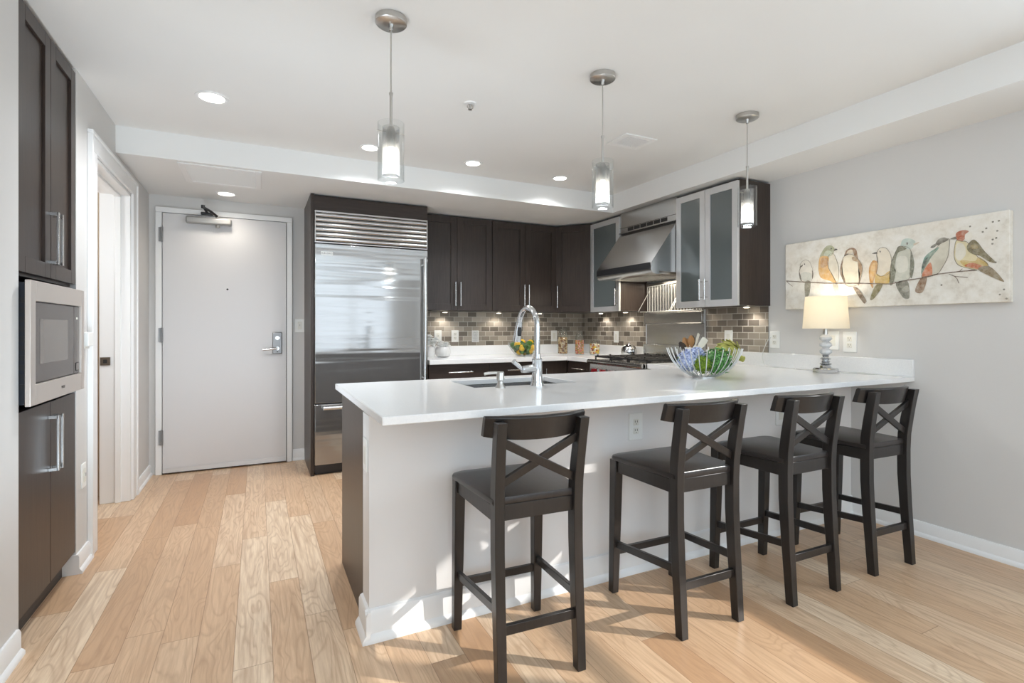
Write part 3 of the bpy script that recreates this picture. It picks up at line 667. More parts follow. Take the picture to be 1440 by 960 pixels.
for k in range(3):
    y0 = R0+.02+k*.2385; y1 = y0+.232; m = MB(); h0, h1 = .930, .946
    for y in (y0, y1-.014, (y0+y1)/2-.006): m.box(2.80, 3.37, y, y+.012, h0, h1)
    for x in (2.80, 2.94, 3.08, 3.22, 3.358): m.box(x, x+.012, y0, y1, h0, h1)
    for x in (2.80, 3.358):
        for y in (y0, y1-.012): m.box(x, x+.012, y, y+.012, .9115, h0)
    for x in (2.80, 2.94, 3.22, 3.358): m.box(x, x+.012, y0+.03, y0+.045, h1, h1+.010); m.box(x, x+.012, y1-.045, y1-.03, h1, h1+.010)
    m.build('grate', 'iron', t, .002)
# backguard with shelf and rack
t = thing('range_backguard', 'stainless wall panel behind the range with a narrow shelf', 'wall panel', (3.40, 3.588, .93))
m = MB(); m.box(3.418, 3.4315, 3.2185, 3.95, .93, 1.635); m.build('panel', 'steel', t, .001)
m = MB(); m.box(3.378, 3.418, 3.2185, 3.95, .93, 1.045); m.build('lower_ledge', 'steel', t, .003)
m = MB(); m.box(3.385, 3.418, 3.2185, 3.95, 1.238, 1.345); m.box(3.375, 3.418, 3.2185, 3.95, 1.238, 1.245); m.build('shelf', 'steel', t, .002)
m = MB(); m.box(3.413, 3.433, 3.2150, 3.2185, .93, 1.36); m.box(3.413, 3.433, 3.95, 3.955, .93, 1.36); m.build('side_trim', 'alum', t)
t = thing('wire_rack', 'folding steel wire rack standing on the shelf behind the range', 'rack', (3.37, 3.55, 1.346))
m = MB(); yA, yB = 3.10+.13, 3.905
m.tube([(3.30, yB, 1.352), (3.30, yA, 1.352)], .003, 6); m.tube([(3.41, yB, 1.352), (3.41, yA, 1.352)], .003, 6); m.build('bottom_rail', 'wire', t)
m = MB(); m.tube([(3.395, yB, 1.355), (3.395, yB, 1.595), (3.395, yB-.38, 1.612), (3.395, yA, 1.612), (3.395, yA, 1.355)], .0042, 6); m.build('rack_frame', 'wire', t)
for k in range(18):
    y = yA+.02+k*.0368; m = MB(); m.tube([(3.30, y, 1.352), (3.412, y, 1.352)], .0022, 5); m.tube([(3.395, y, 1.352), (3.395, y, 1.60)], .0042, 6); m.build('wire', 'wire', t)
for y in (yB, yB-.42, yB-.44):
    m = MB(); m.tube([(3.30, y+.03, 1.352), (3.393, y-.03, 1.56)], .003, 6); m.build('brace', 'wire', t)

# ------------------------------------------------------------------ bar stools
def stool_proto():
    t = thing('bar_stool', '', 'stool', (0, 0, 0), 'bar stools along the peninsula', True)
    # seat: trapezoid, rounded front corners, slightly dished
    def outline(g, z):
        a = []
        W0, W1, yb, yf, r = .172+g, .205+g, -.178-g*.3, .215+g, .045
        a += [(-W0, yb, z), (W0, yb, z)]
        for k in range(6): q = k/5*PI/2; a.append((W1-r+r*math.cos(q), yf-r+r*math.sin(q)*.8, z))
        for k in range(6): q = PI/2+k/5*PI/2; a.append((-W1+r+r*math.cos(q), yf-r+r*math.sin(q)*.8, z))
        return a
    m = MB(); m.loft([outline(-.012, .606), outline(-.002, .610), outline(0, .618), outline(-.003, .627), outline(-.012, .631)], True)
    m.build('seat', 'stool_seat', t)
    def ap(name, p, q, th=.018):
        m = MB(); p, q = Vector(p), Vector(q); d = (q-p).normalized(); n = Vector((-d.y, d.x, 0))*th/2
        m.loft([[p+n+Vector((0,0,z)), p-n+Vector((0,0,z)), q-n+Vector((0,0,z)), q+n+Vector((0,0,z))] for z in (.552, .606)], True, False); m.build(name, 'stool', t, .0015)
    ap('apron', (-.15, -.168, 0), (.15, -.168, 0)); ap('apron', (-.165, .188, 0), (.165, .188, 0))
    ap('apron', (-.158, -.165, 0), (-.176, .185, 0)); ap('apron', (.158, -.165, 0), (.176, .185, 0))
    def leg(rings):
        m = MB(); m.loft([[(x-a, y-b, z), (x+a, y-b, z), (x+a, y+b, z), (x-a, y+b, z)] for x, y, z, a, b in rings], True, False); return m.build('leg', 'stool', t, .002)
    for s in (-1, 1):
        leg([(s*.176, .205, 0, .016, .017), (s*.174, .196, .3, .019, .020), (s*.172, .188, .606, .021, .022)])
        # rear leg runs on into the back post and rakes backwards
        R = [(.150, -.200, 0, .0165, .018)]
        for z, y, b in ((.15, -.190, .0195), (.30, -.179, .0215), (.45, -.171, .023), (.58, -.170, .0235), (.66, -.173, .0235), (.74, -.184, .0225), (.82, -.197, .021), (.890, -.211, .0195)): R.append((.150+.006*(z > .62)*(z-.62)/.28, y, z, .0175, b))
        leg([(s*x, y, z, a, b) for x, y, z, a, b in R])
    def bar(name, p, q, w, h):
        m = MB(); p, q = Vector(p), Vector(q); d = (q-p).normalized(); side = Vector((0, 0, 1)).cross(d).normalized()*w/2; up = d.cross(side).normalized()*h/2
        m.loft([[c+side+up, c-side+up, c-side-up, c+side-up] for c in (p, q)], True, False); return m.build(name, 'stool', t, .0015)
    bar('stretcher', (-.175, .198, .186), (.175, .198, .186), .017, .03); bar('stretcher', (-.150, -.186, .192), (.150, -.186, .192), .017, .033)
    for s in (-1, 1): bar('stretcher', (s*.174, .198, .222), (s*.150, -.182, .255), .016, .03)
    # curved top rail
    n = 16; rings = []
    for k in range(n+1):
        q = k/n*2-1; x = q*.193; y = -.214+.068*q*q; hl = .083-.012*abs(q)**3; th = .0115
        zt = .908-.003*q*q; zb = zt-hl
        rake = .020
        rings.append([(x, y-th-rake*.5, zt-.006), (x, y-th*.4-rake*.5, zt), (x, y+th*.4-rake*.5, zt), (x, y+th-rake*.5, zt-.006), (x, y+th+rake*.5, zb), (x, y-th+rake*.5, zb)])
    m = MB(); m.loft(rings, True, True); m.build('top_rail', 'stool', t, .0015)
    a, b = .141, .013
    def xbar(s):
        m = MB(); p, q = Vector((-s*a, -.172, .672)), Vector((s*a, -.196, .82)); d = (q-p).normalized(); nrm = Vector((0, 1, .16)).normalized(); up = d.cross(nrm).normalized()*.0145; nn = nrm*.007
        off = nrm*(.003*s)
        m.loft([[c+off+nn+up, c+off-nn+up, c+off-nn-up, c+off+nn-up] for c in (p, q)], True, False); m.build('cross_bar', 'stool', t, .0015)
    xbar(1); xbar(-1)
    return t
st = stool_proto()
for k, (x, y, rz, lab) in enumerate(((.880, 1.735, -.05, 'black-brown wooden bar stool nearest the free end of the peninsula'), (1.628, 1.697, -.02, 'black-brown wooden bar stool in front of the wire bowl, second from the free peninsula end'),
        (2.23, 1.668, -.01, 'black-brown wooden bar stool in front of the table lamp, third from the free peninsula end'), (2.845, 1.668, -.04, 'black-brown wooden bar stool nearest the grey right wall'))):
    if k == 0: st.location = (x, y, 0); st.rotation_euler = (0, 0, rz); st['label'] = lab
    else: dup(st, (x, y, 0), rz, lab)

# ------------------------------------------------------------------ pendants and ceiling fittings
def pendant(x, y, label):
    t = thing('pendant_light', label, 'pendant light', (x, y, ZC), 'pendant lights over the peninsula')
    c = (x, y, 0)
    m = MB(); m.lathe([(0, ZC-.026), (.058, ZC-.026), (.063, ZC-.022), (.063, ZC-.0002), (0, ZC-.0002)], c, 36); cn = m.build('canopy', 'nickel', t)
    m = MB(); m.lathe([(0, ZC-.05), (.007, ZC-.05), (.011, ZC-.026), (0, ZC-.026)], c, 12); m.build('strain_relief', 'handle', cn)
    m = MB(); m.cyl((x, y, 2.15), (x, y, ZC-.05), .0032, seg=8); m.build('cord', 'nickel', t)
    m = MB(); m.lathe([(0, 2.022), (.006, 2.022), (.006, 2.15), (.008, 2.15), (.008, 2.16), (0, 2.16)], c, 12); m.build('stem', 'nickel', t)
    m = MB(); m.lathe([(.0535, 1.802), (.0535, 2.035), (.0515, 2.035), (.0515, 1.802)], c, 40, True); g = m.build('glass_cylinder', 'tube_glass', t); g['label'] = 'clear outer glass cylinder'
    m = MB(); m.lathe([(.0345, 1.822), (.0345, 2.018), (.033, 2.018), (.033, 1.822)], c, 32, True); m.build('inner_tube', 'tube_frost', t)
    m = MB(); m.cyl((x-.056, y, 1.998), (x+.056, y, 1.998), .0022, seg=8); m.build('cross_pin', 'nickel', t)
    m = MB(); m.lathe([(0, 1.935), (.015, 1.935), (.019, 1.945), (.019, 2.0), (.012, 2.022), (0, 2.022)], c, 20); m.build('socket', 'nickel', t)
    m = MB(); m.lathe([(0, 1.842), (.016, 1.846), (.025, 1.86), (.027, 1.885), (.022, 1.915), (.012, 1.936), (0, 1.936)], c, 20); m.build('bulb', 'bulb', t)
    l = light('pendant_glow', 'POINT', (0, 0, 0), energy=1.6, color=(.86, .94, 1), shadow_soft_size=.03); l.parent = t; l.location = (0, 0, 1.80-ZC)
pendant(.489, 2.108, 'glass cylinder pendant hanging above the free end of the peninsula'); pendant(1.547, 2.112, 'glass cylinder pendant hanging above the middle of the peninsula'); pendant(2.606, 2.128, 'glass cylinder pendant hanging in front of the glass cabinet near the right wall')
def can(x, y, z, label, e, r=.083, col=(.93, .96, 1)):
    t = thing('recessed_light', label, 'ceiling light', (x, y, z), 'recessed ceiling lights')
    m = MB(); m.lathe([(r*.76, z-.0045), (r*.97, z-.006), (r, z-.003), (r, z-.0003), (r*.76, z-.0003)], (x, y, 0), 36, True); m.build('trim_ring', 'trim', t)
    m = MB(); m.lathe([(0, z-.0042), (r*.765, z-.0042), (r*.765, z-.0006), (0, z-.0006)], (x, y, 0), 30); m.build('lens', 'lamp_lens', t)
    l = light('downlight_glow', 'SPOT', (0, 0, 0), (0, 0, 0), e, col, spot_size=2.6, spot_blend=.9, shadow_soft_size=.06); l.parent = t; l.location = (0, 0, -.02)
can(-.223, 3.262, ZC, 'round recessed ceiling light nearest the pantry wall, largest in the photo', 60)
can(.706, 3.68, ZC, 'round recessed ceiling light behind the first pendant', 50, .07); can(1.482, 3.68, ZC, 'round recessed ceiling light between the first and second pendants', 50, .07); can(2.287, 3.72, ZC, 'round recessed ceiling light left of the middle pendant glass', 50, .07)
can(-.228, 4.80, ZS, 'round recessed light in the low soffit above the entry door', 9, .078, (1, .9, .78))
t = thing('ceiling_vent', 'small square white slatted air vent in the ceiling between two pendants', 'vent', (2.27, 2.775, ZC))
m = MB(); a, b, c_, d = 2.139, 2.402, 2.667, 2.884; z0, z1 = ZC-.007, ZC-.0003; f = .038
m.box(a, a+f, c_, d, z0, z1); m.box(b-f, b, c_, d, z0, z1); m.box(a+f, b-f, c_, c_+f, z0, z1); m.box(a+f, b-f, d-f, d, z0, z1); m.build('frame', 'trim', t, .002)
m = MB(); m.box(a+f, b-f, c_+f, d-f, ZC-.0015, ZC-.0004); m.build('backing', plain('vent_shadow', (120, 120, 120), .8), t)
for k in range(10):
    x = a+f+.006+k*.0185; m = MB(); m.prism([(x, ZC-.002), (x+.002, ZC-.002), (x+.007, ZC-.008), (x+.005, ZC-.008)], 'y', c_+f, d-f); m.build('slat', 'trim', t)
t = thing('access_panel', 'white rectangular grille panel in the soffit before the entry door', 'vent', (-.22, 4.26, ZS))
m = MB(); a, b, c_, d = -.475, .026, 4.012, 4.515; z0, z1 = ZS-.009, ZS-.0003; f = .04
m.box(a, a+f, c_, d, z0, z1); m.box(b-f, b, c_, d, z0, z1); m.box(a+f, b-f, c_, c_+f, z0, z1); m.box(a+f, b-f, d-f, d, z0, z1); m.build('frame', 'trim', t, .003)
m = MB(); m.box(a+f, b-f, c_+f, d-f, ZS-.003, ZS-.0004); 
for k in range(26): y = c_+f+.008+k*.0158; m.box(a+f, b-f, y, y+.009, ZS-.006, ZS-.003)
m.build('louvre_panel', 'ceil', t)
t = thing('fire_sprinkler', 'small white fire sprinkler head on the ceiling', 'sprinkler', (1.072, 2.705, ZC))
m = MB(); m.lathe([(0, ZC-.006), (.03, ZC-.006), (.036, ZC-.0003), (0, ZC-.0003)], (1.072, 2.705, 0), 24); m.build('escutcheon', 'trim', t)
m = MB(); m.cyl((1.072, 2.705, ZC-.034), (1.072, 2.705, ZC-.006), .006, seg=10); m.tube([(1.057, 2.705, ZC-.014), (1.055, 2.705, ZC-.026), (1.072, 2.705, ZC-.034)], .003, 6); m.tube([(1.087, 2.705, ZC-.014), (1.089, 2.705, ZC-.026), (1.072, 2.705, ZC-.034)], .003, 6); m.lathe([(0, ZC-.037), (.012, ZC-.037), (.012, ZC-.034), (0, ZC-.034)], (1.072, 2.705, 0), 14); m.build('head', 'nickel', t)

# ------------------------------------------------------------------ outlets and switches
def plate(name, label, T, kind, w=.078, h=.122, n0=0.0):
    o = T @ Vector((0, 0, 0)); cat = {'outlet': 'outlet', 'switch': 'switch', 'blank': 'wall plate', 'perforated': 'wall plate', 'double': 'outlet'}[kind]
    t = thing(name, label, cat, o)
    m = MB(T); m.box(-w/2, w/2, 0, .006, -h/2, h/2); m.build('plate', 'white', t, .002)
    if kind == 'outlet':
        for z in (-.021, .021):
            m = MB(T); m.box(-.016, .016, .006, .0085, z-.015, z+.015); s = m.build('socket', 'ivory', t, .004)
            m = MB(T)
            for x in (-.0065, .0065): m.box(x-.0013, x+.0013, .0085, .0089, z-.001, z+.009)
            m.box(-.002, .002, .0085, .0089, z-.010, z-.006); m.build('slots', 'slot', s)
    elif kind == 'switch':
        m = MB(T); m.box(-.017, .017, .006, .0085, -.034, .034); s = m.build('rocker', 'ivory', t, .002)
        m = MB(T); m.box(-.004, .004, .0085, .0125, -.004, .012); m.build('toggle', 'nickel', s)
    elif kind == 'perforated':
        m = MB(T)
        for i in range(7):
            for j in range(11): m.box(-.03+i*.0095-.0025, -.03+i*.0095+.0025, .006, .0064, -.05+j*.0097-.0025, -.05+j*.0097+.0025)
        m.build('holes', 'slot', t)
    else:
        m = MB(T); m.box(-.017, .017, .006, .0078, -.034, .034); m.build('insert', 'ivory', t, .001)
    return t
Fb = lambda x, z, n0: frame((x, YB-n0, z), (1, 0, 0), (0, -1, 0))
Fr = lambda y, z, n0: frame((XR-n0, y, z), (0, -1, 0), (-1, 0, 0))
plate('light_switch', 'white switch plate on the wall strip between entry door and refrigerator', Fb(.345, 1.222, 0), 'switch')
plate('wall_plate', 'white switch plate on the metal tile behind the left vase', Fb(1.655, 1.115, .008), 'switch')
plate('wall_outlet', 'white outlet on the metal tile right of the white vases', Fb(1.84, 1.115, .008), 'outlet')
plate('wall_plate', 'white perforated plate on the metal tile left of the bowl of lemons', Fb(2.067, 1.112, .008), 'perforated')
plate('wall_plate', 'white blank plate on the metal tile left of the tall jar', Fb(3.034, 1.11, .008), 'blank')
plate('wall_plate', 'white blank plate on the side wall tile above the short jar and range', Fr(4.44, 1.106, .008), 'blank')
plate('wall_outlet', 'white plate on the dark tile above the artichoke ornament', Fr(2.978, 1.12, .008), 'blank')
po = plate('wall_outlet', 'white outlet on the grey wall with the lamp cord plugged in', Fr(2.567, 1.114, 0), 'outlet')
plate('wall_plate', 'white plate on the grey wall partly hidden behind the table lamp', Fr(2.135, 1.117, 0), 'blank')
plate('wall_outlet', 'white outlet on the grey wall just right of the table lamp', Fr(2.027, 1.109, 0), 'outlet', .084, .132)
plate('wall_outlet', 'white outlet on the half wall between the first and second stools', frame((1.676, 2.02, .714), (1, 0, 0), (0, -1, 0)), 'outlet', .084, .132)
plate('wall_plate', 'white plate on the half wall behind the third stool', frame((2.75, 2.02, .698), (1, 0, 0), (0, -1, 0)), 'blank', .084, .132)
plate('wall_plate', 'off-white plate on the narrow end of the half wall', frame((.385, 2.085, .70), (0, 1, 0), (-1, 0, 0)), 'blank', .072, .125)
plate('wall_plate', 'white plate low on the left wall beside the pantry cabinet', frame((XL, 3.335-.03, .455), (0, 1, 0), (1, 0, 0)), 'switch', .07, .122)
t = thing('thermostat', 'small white thermostat box on the left wall right of the microwave', 'thermostat', (XL, 3.30, 1.145))
m = MB(); m.box(XL, XL+.034, 3.258, 3.342, 1.108, 1.178); m.build('case', 'white', t, .003)
m = MB(); m.box(XL, XL+.02, 3.265, 3.335, 1.096, 1.108); m.build('base', 'ivory', t, .002)

# ------------------------------------------------------------------ table lamp with cord
lx, ly = 3.275, 2.082
t = thing('table_lamp', 'crystal table lamp with white drum shade on the right end of the peninsula', 'lamp', (lx, ly, CT))
m = MB(); m.lathe([(0, CT+.0003), (.074, CT+.0003), (.074, CT+.022), (.066, CT+.03), (.034, CT+.032), (.030, CT+.045), (0, CT+.045)], (lx, ly, 0), 8); m.build('base', 'chrome', t, .002)
m = MB()
for z0, r in ((CT+.047, .037), (CT+.062, .027), (CT+.080, .033), (CT+.098, .022)): m.lathe([(0, z0), (r*.7, z0), (r, z0+.008), (r*.7, z0+.0155), (0, z0+.0155)], (lx, ly, 0), 10)
m.build('stem_disc', 'chrome', t)
for z0, r in ((CT+.1135, .037), (CT+.1565, .037), (CT+.1995, .038)):
    m = MB(); m.lathe([(0, z0), (r*.55, z0), (r, z0+.015), (r*.96, z0+.028), (r*.5, z0+.0425), (0, z0+.0425)], (lx, ly, 0), 10); o = m.build('crystal_ball', 'crystal', t, 0, sharp=5); o['label'] = 'faceted clear crystal'
m = MB(); m.cyl((lx, ly, CT+.242), (lx, ly, CT+.285), .0135, seg=16); m.build('neck', 'nickel', t)
m = MB(); m.lathe([(.131, 1.196), (.1165, 1.402), (.1150, 1.402), (.1295, 1.196)], (lx, ly, 0), 48, True); m.build('shade', 'shade', t)
m = MB(); m.ball((lx, ly, 1.285), .03, (1, 1, 1.25)); m.cyl((lx, ly, CT+.285), (lx, ly, 1.26), .012, seg=12); m.build('bulb', 'bulb', t)
m = MB()
for a in (0, 2.1, 4.2): m.tube([(lx+.012*math.cos(a), ly+.012*math.sin(a), 1.22), (lx+.1285*math.cos(a), ly+.1285*math.sin(a), 1.20)], .002, 6)
m.build('shade_spider', 'nickel', t)
l = light('lamp_glow', 'POINT', (0, 0, 0), energy=1.5, color=(1, .92, .8), shadow_soft_size=.035); l.parent = t; l.location = (0, 0, 1.365-CT)
def cat(pts, n=8):
    P = [Vector(p) for p in pts]; out = []
    for i in range(len(P)-1):
        a, b, c, d = P[max(i-1, 0)], P[i], P[i+1], P[min(i+2, len(P)-1)]
        for k in range(n):
            q = k/n; out.append(.5*((2*b)+(c-a)*q+(2*a-5*b+4*c-d)*q*q+(3*b-a-3*c+d)*q**3))
    return out + [P[-1]]
m = MB(); zc = CT+.0035
m.tube(cat([(3.425, 2.59, 1.13), (3.405, 2.605, 1.10), (3.40, 2.64, 1.01), (3.385, 2.62, .94), (3.37, 2.57, zc), (3.34, 2.45, zc), (3.36, 2.36, zc), (3.31, 2.30, zc), (3.36, 2.22, zc), (3.33, 2.15, zc), (lx+.02, ly+.074, CT+.006)]), .0028, 6); m.build('cord', 'cord', t)
m = MB(); m.tube(cat([(lx+.03, ly-.075, CT+.006), (3.33, 1.97, zc), (3.37, 1.93, zc), (3.345, 1.88, zc), (3.38, 1.84, zc), (3.40, 1.88, zc), (3.36, 1.94, zc+.006), (3.32, 1.99, zc)]), .0028, 6); m.build('cord', 'cord', t)

# ------------------------------------------------------------------ things on the peninsula
bx, by = 2.315, 2.185
def bowl_r(q): return .055 + .152*math.sin(q*1.25)/math.sin(1.25)
t = thing('wire_bowl', 'open silver wire bowl of flower balls on the peninsula', 'bowl', (bx, by, CT))
for k in range(30):
    a = 2*PI*k/30
    pts = [(bx+bowl_r(q)*math.cos(a), by+bowl_r(q)*math.sin(a), CT+.006+.162*q**1.55) for q in (i/9 for i in range(10))]
    m = MB(); m.tube(pts, .0026, 6, True); m.build('wire', 'wire', t)
m = MB(); m.lathe([(.05, .0), (.06, .0), (.06, .006), (.05, .006)], (bx, by, CT+.0003), 32, True); m.lathe([(0, .0022), (.052, .0022), (.052, .005), (0, .005)], (bx, by, CT), 32); m.build('base_ring', 'wire', t)
def fuzz(name, label, c, r, mat, n, ls, catn='flower', grp=None, sz=1.0, core=None, coff=.8):
    rnd = random.Random(int(c[0]*1000+c[1]*777)); m = MB()
    m.ball((0, 0, 0), r*coff, (1, 1, sz))
    for k in range(n):
        z = 1-2*(k+.5)/n; ph = k*2.39996; d = Vector((math.sqrt(1-z*z)*math.cos(ph), math.sqrt(1-z*z)*math.sin(ph), z*sz))
        p = d*r*(.86+.14*rnd.random()); u = d.orthogonal().normalized(); u.rotate(Matrix.Rotation(rnd.random()*6.3, 3, d)); v = d.cross(u); tl = d*(rnd.random()-.2)*.9; L = ls*(.75+.5*rnd.random())
        q = [p, p+u*L*.5+v*L*.45+tl*L*.5, p+u*L*1.05+tl*L, p+u*L*.5-v*L*.45+tl*L*.5]
        f = [m.v(x) for x in q]; m.face([f[0], f[1], f[2]], True); m.face([f[0], f[2], f[3]], True)
    bmesh.ops.translate(m.bm, verts=m.bm.verts, vec=Vector(c))
    return tag(m.build(name, mat), label, catn, grp)
def bp(s, f, z): return (bx+.897*s+.442*f, by-.442*s+.897*f, CT+z)
fuzz('hydrangea', 'pale blue hydrangea head at the left in the wire bowl', bp(-.088, .0, .098), .060, 'petal_blue', 420, .015)
fuzz('hydrangea', 'blue hydrangea head at the back in the wire bowl', bp(-.012, .08, .122), .045, 'petal_blue', 300, .015)
fuzz('moss_ball', 'yellow-green moss ball beside the blue hydrangea in the wire bowl', bp(-.03, -.055, .078), .052, 'moss', 460, .010, 'ornament')
fuzz('leaf_ball', 'large green leafy ball at the right in the wire bowl', bp(.066, -.035, .096), .075, 'leaf', 520, .017, 'ornament')
fuzz('leaf_ball', 'small green leafy ball low at the back of the wire bowl', bp(-.075, .09, .085), .045, 'leaf', 260, .014, 'ornament')
# artichoke ornament
ax, ay, az = 3.14, 2.72, CT+.098
t = thing('artichoke_ornament', 'yellow-green artichoke ornament lying on the worktop behind the wire bowl', 'ornament', (ax, ay, CT))
A = Matrix.Translation((ax, ay, az)) @ Matrix.Rotation(-.55, 4, 'Z') @ Matrix.Rotation(.28, 4, 'Y')
m = MB(A); m.ball((0, 0, 0), .074, (1.1, 1, 1)); m.build('heart', 'art', t)
for r_ in range(5):
    n = (5, 8, 9, 8, 6)[r_]; th = (.45, .85, 1.25, 1.65, 2.1)[r_]
    for k in range(n):
        ph = 2*PI*(k+.5*(r_ % 2))/n; d = Vector((-math.cos(th), math.sin(th)*math.cos(ph), math.sin(th)*math.sin(ph))); tn = Vector((-math.sin(th), -math.cos(th)*math.cos(ph), -math.cos(th)*math.sin(ph)))
        sd = d.cross(tn); m = MB(A); L, wd = .046, .026; ring = []
        for q, wq, lift in ((-.5, .6, 0), (0, 1, .008), (.6, .8, .016), (1.05, .12, .022)):
            p = d*.0745*Vector((1, 1, 1)).length/1.732+tn*L*q+d*lift
            ring.append([p+sd*wd*wq, p+d*.006, p-sd*wd*wq, p-d*.003])
        m.loft(ring, True); m.build('scale', 'art', t)
m = MB(A); m.cyl((.06, 0, -.01), (.112, 0, -.015), .020, .022, 14); m.build('stem', 'art', t); m = MB(A); m.cyl((.1115, 0, -.015), (.1145, 0, -.0153), .017, .017, 14); m.build('cut_end', 'wood_spoon', t)
# utensil crock
ux, uy = 3.0, 2.95
t = thing('utensil_crock', 'white utensil crock behind the wire bowl', 'crock', (ux, uy, CT))
m = MB(); m.lathe([(0, .0003), (.054, .0003), (.058, .01), (.058, .128), (.061, .136), (.056, .136), (.053, .128), (.053, .012), (0, .012)], (ux, uy, CT), 32); m.build('pot', 'ceramic', t)
def utensil(name, label, mat, d, L, kind, a0):
    d = Vector(d).normalized(); b = Vector((ux, uy, CT+.024)) - Vector((d.x, d.y, 0))*.03
    t = thing(name, label, 'utensil', b); m = MB(); e = b+d*L
    m.tube([b, b+d*L*.5, e], .006, 8, True, lambda q: .0055+.001*q); m.build('stick', mat, t)
    sd = Vector((math.cos(a0), math.sin(a0), 0)); sd = (sd - d*sd.dot(d)).normalized(); nn = d.cross(sd); hl, hw = (.085, .027) if kind == 'spoon' else (.105, .026)
    R = []
    for q in (0, .15, .4, .7, .9, 1.0):
        wq = (math.sin(PI*min(max(q, .06), .95))**.6) if kind == 'spoon' else (.35+.65*min(1, q*2.2))*(1 if q < 1 else .85)
        c = e+d*hl*q-d*.01; dish = nn*(.006*math.sin(PI*q)) if kind == 'spoon' else nn*0
        R.append([c+sd*hw*wq+dish*0, c+nn*.004-dish, c-sd*hw*wq+dish*0, c-nn*.004-dish])
    m = MB(); m.loft(R, True); m.build('head', mat, t)
C_, S_ = math.cos(.4583), -math.sin(.4583)   # sideways as seen from the bar
def dirv(s, up, back=0): return (C_*s-S_*back*0+.44*back, S_*s+.9*back, up)
utensil('spoon', 'black spoon leaning furthest left in the crock', 'dark_spoon', dirv(-.75, 1), .115, 'spoon', -.46)
utensil('wooden_spoon', 'wooden spoon second from left in the crock', 'wood_spoon', dirv(-.36, 1, .1), .125, 'spoon', -.46)
utensil('wooden_spoon', 'tall wooden spoon upright in the middle of the crock', 'wood_spoon', dirv(-.08, 1, -.1), .13, 'spoon', -.46)
utensil('slotted_spoon', 'dark slotted spoon behind the wooden spoons in the crock', 'dark_spoon', dirv(.1, 1, .25), .135, 'spoon', -.46)
utensil('spatula', 'cream spatula leaning right in the crock', 'cream', dirv(.7, 1, .05), .125, 'flat', -.46)
utensil('spatula', 'pale narrow spatula standing behind the crock spoons', 'cream', dirv(.32, 1, .12), .135, 'flat', .4)
# ------------------------------------------------------------------ things on the back worktop
def jar(x, y, r, h, label, mats, fill, flabel, piece):
    t = thing('glass_jar', label, 'jar', (x, y, CT), 'glass jars in the kitchen corner')
    m = MB(); m.lathe([(0, .0003), (r*.95, .0003), (r, .008), (r, h*.72), (r*.72, h*.84), (r*.72, h*.88), (r*.69, h*.88), (r*.69, h*.84), (r*.95, h*.715), (r*.95, .012), (0, .012)], (x, y, CT), 28); m.build('body', 'jar_glass', t)
    m = MB(); m.lathe([(0, h*.885), (r*.76, h*.885), (r*.8, h*.92), (r*.5, h*.955), (r*.22, h*.965), (r*.24, h*.99), (r*.1, h), (0, h)], (x, y, CT), 24); m.build('lid', 'jar_glass', t)
    m = MB(); rnd = random.Random(int(x*1000)); n = 0
    zz = .018
    while zz < fill*h:
        for ring in (.80, .45, .05):
            cnt = max(1, int(2*PI*ring*r/(piece*1.9)))
            for k in range(cnt):
                a = 2*PI*k/cnt+rnd.random(); m.mi = rnd.randrange(len(mats)); s = piece*(.85+.3*rnd.random()); rr_ = min(ring*r, r*.93-s)
                m.ball((x+rr_*math.cos(a), y+rr_*math.sin(a), CT+zz+rnd.random()*.004), s, (1, .8+.4*rnd.random(), .7+.3*rnd.random()), 6, 4)
        zz += piece*1.35
    tag(m.build('jar_filling', mats), flabel, 'food', None, 'stuff')
cm = lambda n, c: plain(n, c, .5)
jar(2.955, 4.75, .056, .29, 'tallest glass jar, filled with nuts', [cm('nut_tan', (196, 156, 108)), cm('nut_pale', (222, 198, 160)), cm('nut_brown', (146, 96, 58))], .60, 'mixed tan and brown nuts in the tallest jar', .0105)
jar(3.06, 4.585, .05, .255, 'middle glass jar, filled with red and orange candy', [cm('candy_red', (204, 92, 76)), cm('candy_orange', (222, 150, 84)), cm('candy_green', (150, 150, 70)), cm('candy_pink', (226, 160, 140))], .58, 'red and orange candy in the middle jar', .0095)
jar(3.215, 4.53, .057, .172, 'shortest glass jar, filled with yellow candy', [cm('candy_yellow', (234, 190, 40)), cm('candy_pale', (236, 220, 180)), cm('candy_rust', (186, 84, 48)), cm('candy_cream', (240, 232, 214))], .68, 'yellow and white candy in the shortest jar', .011)
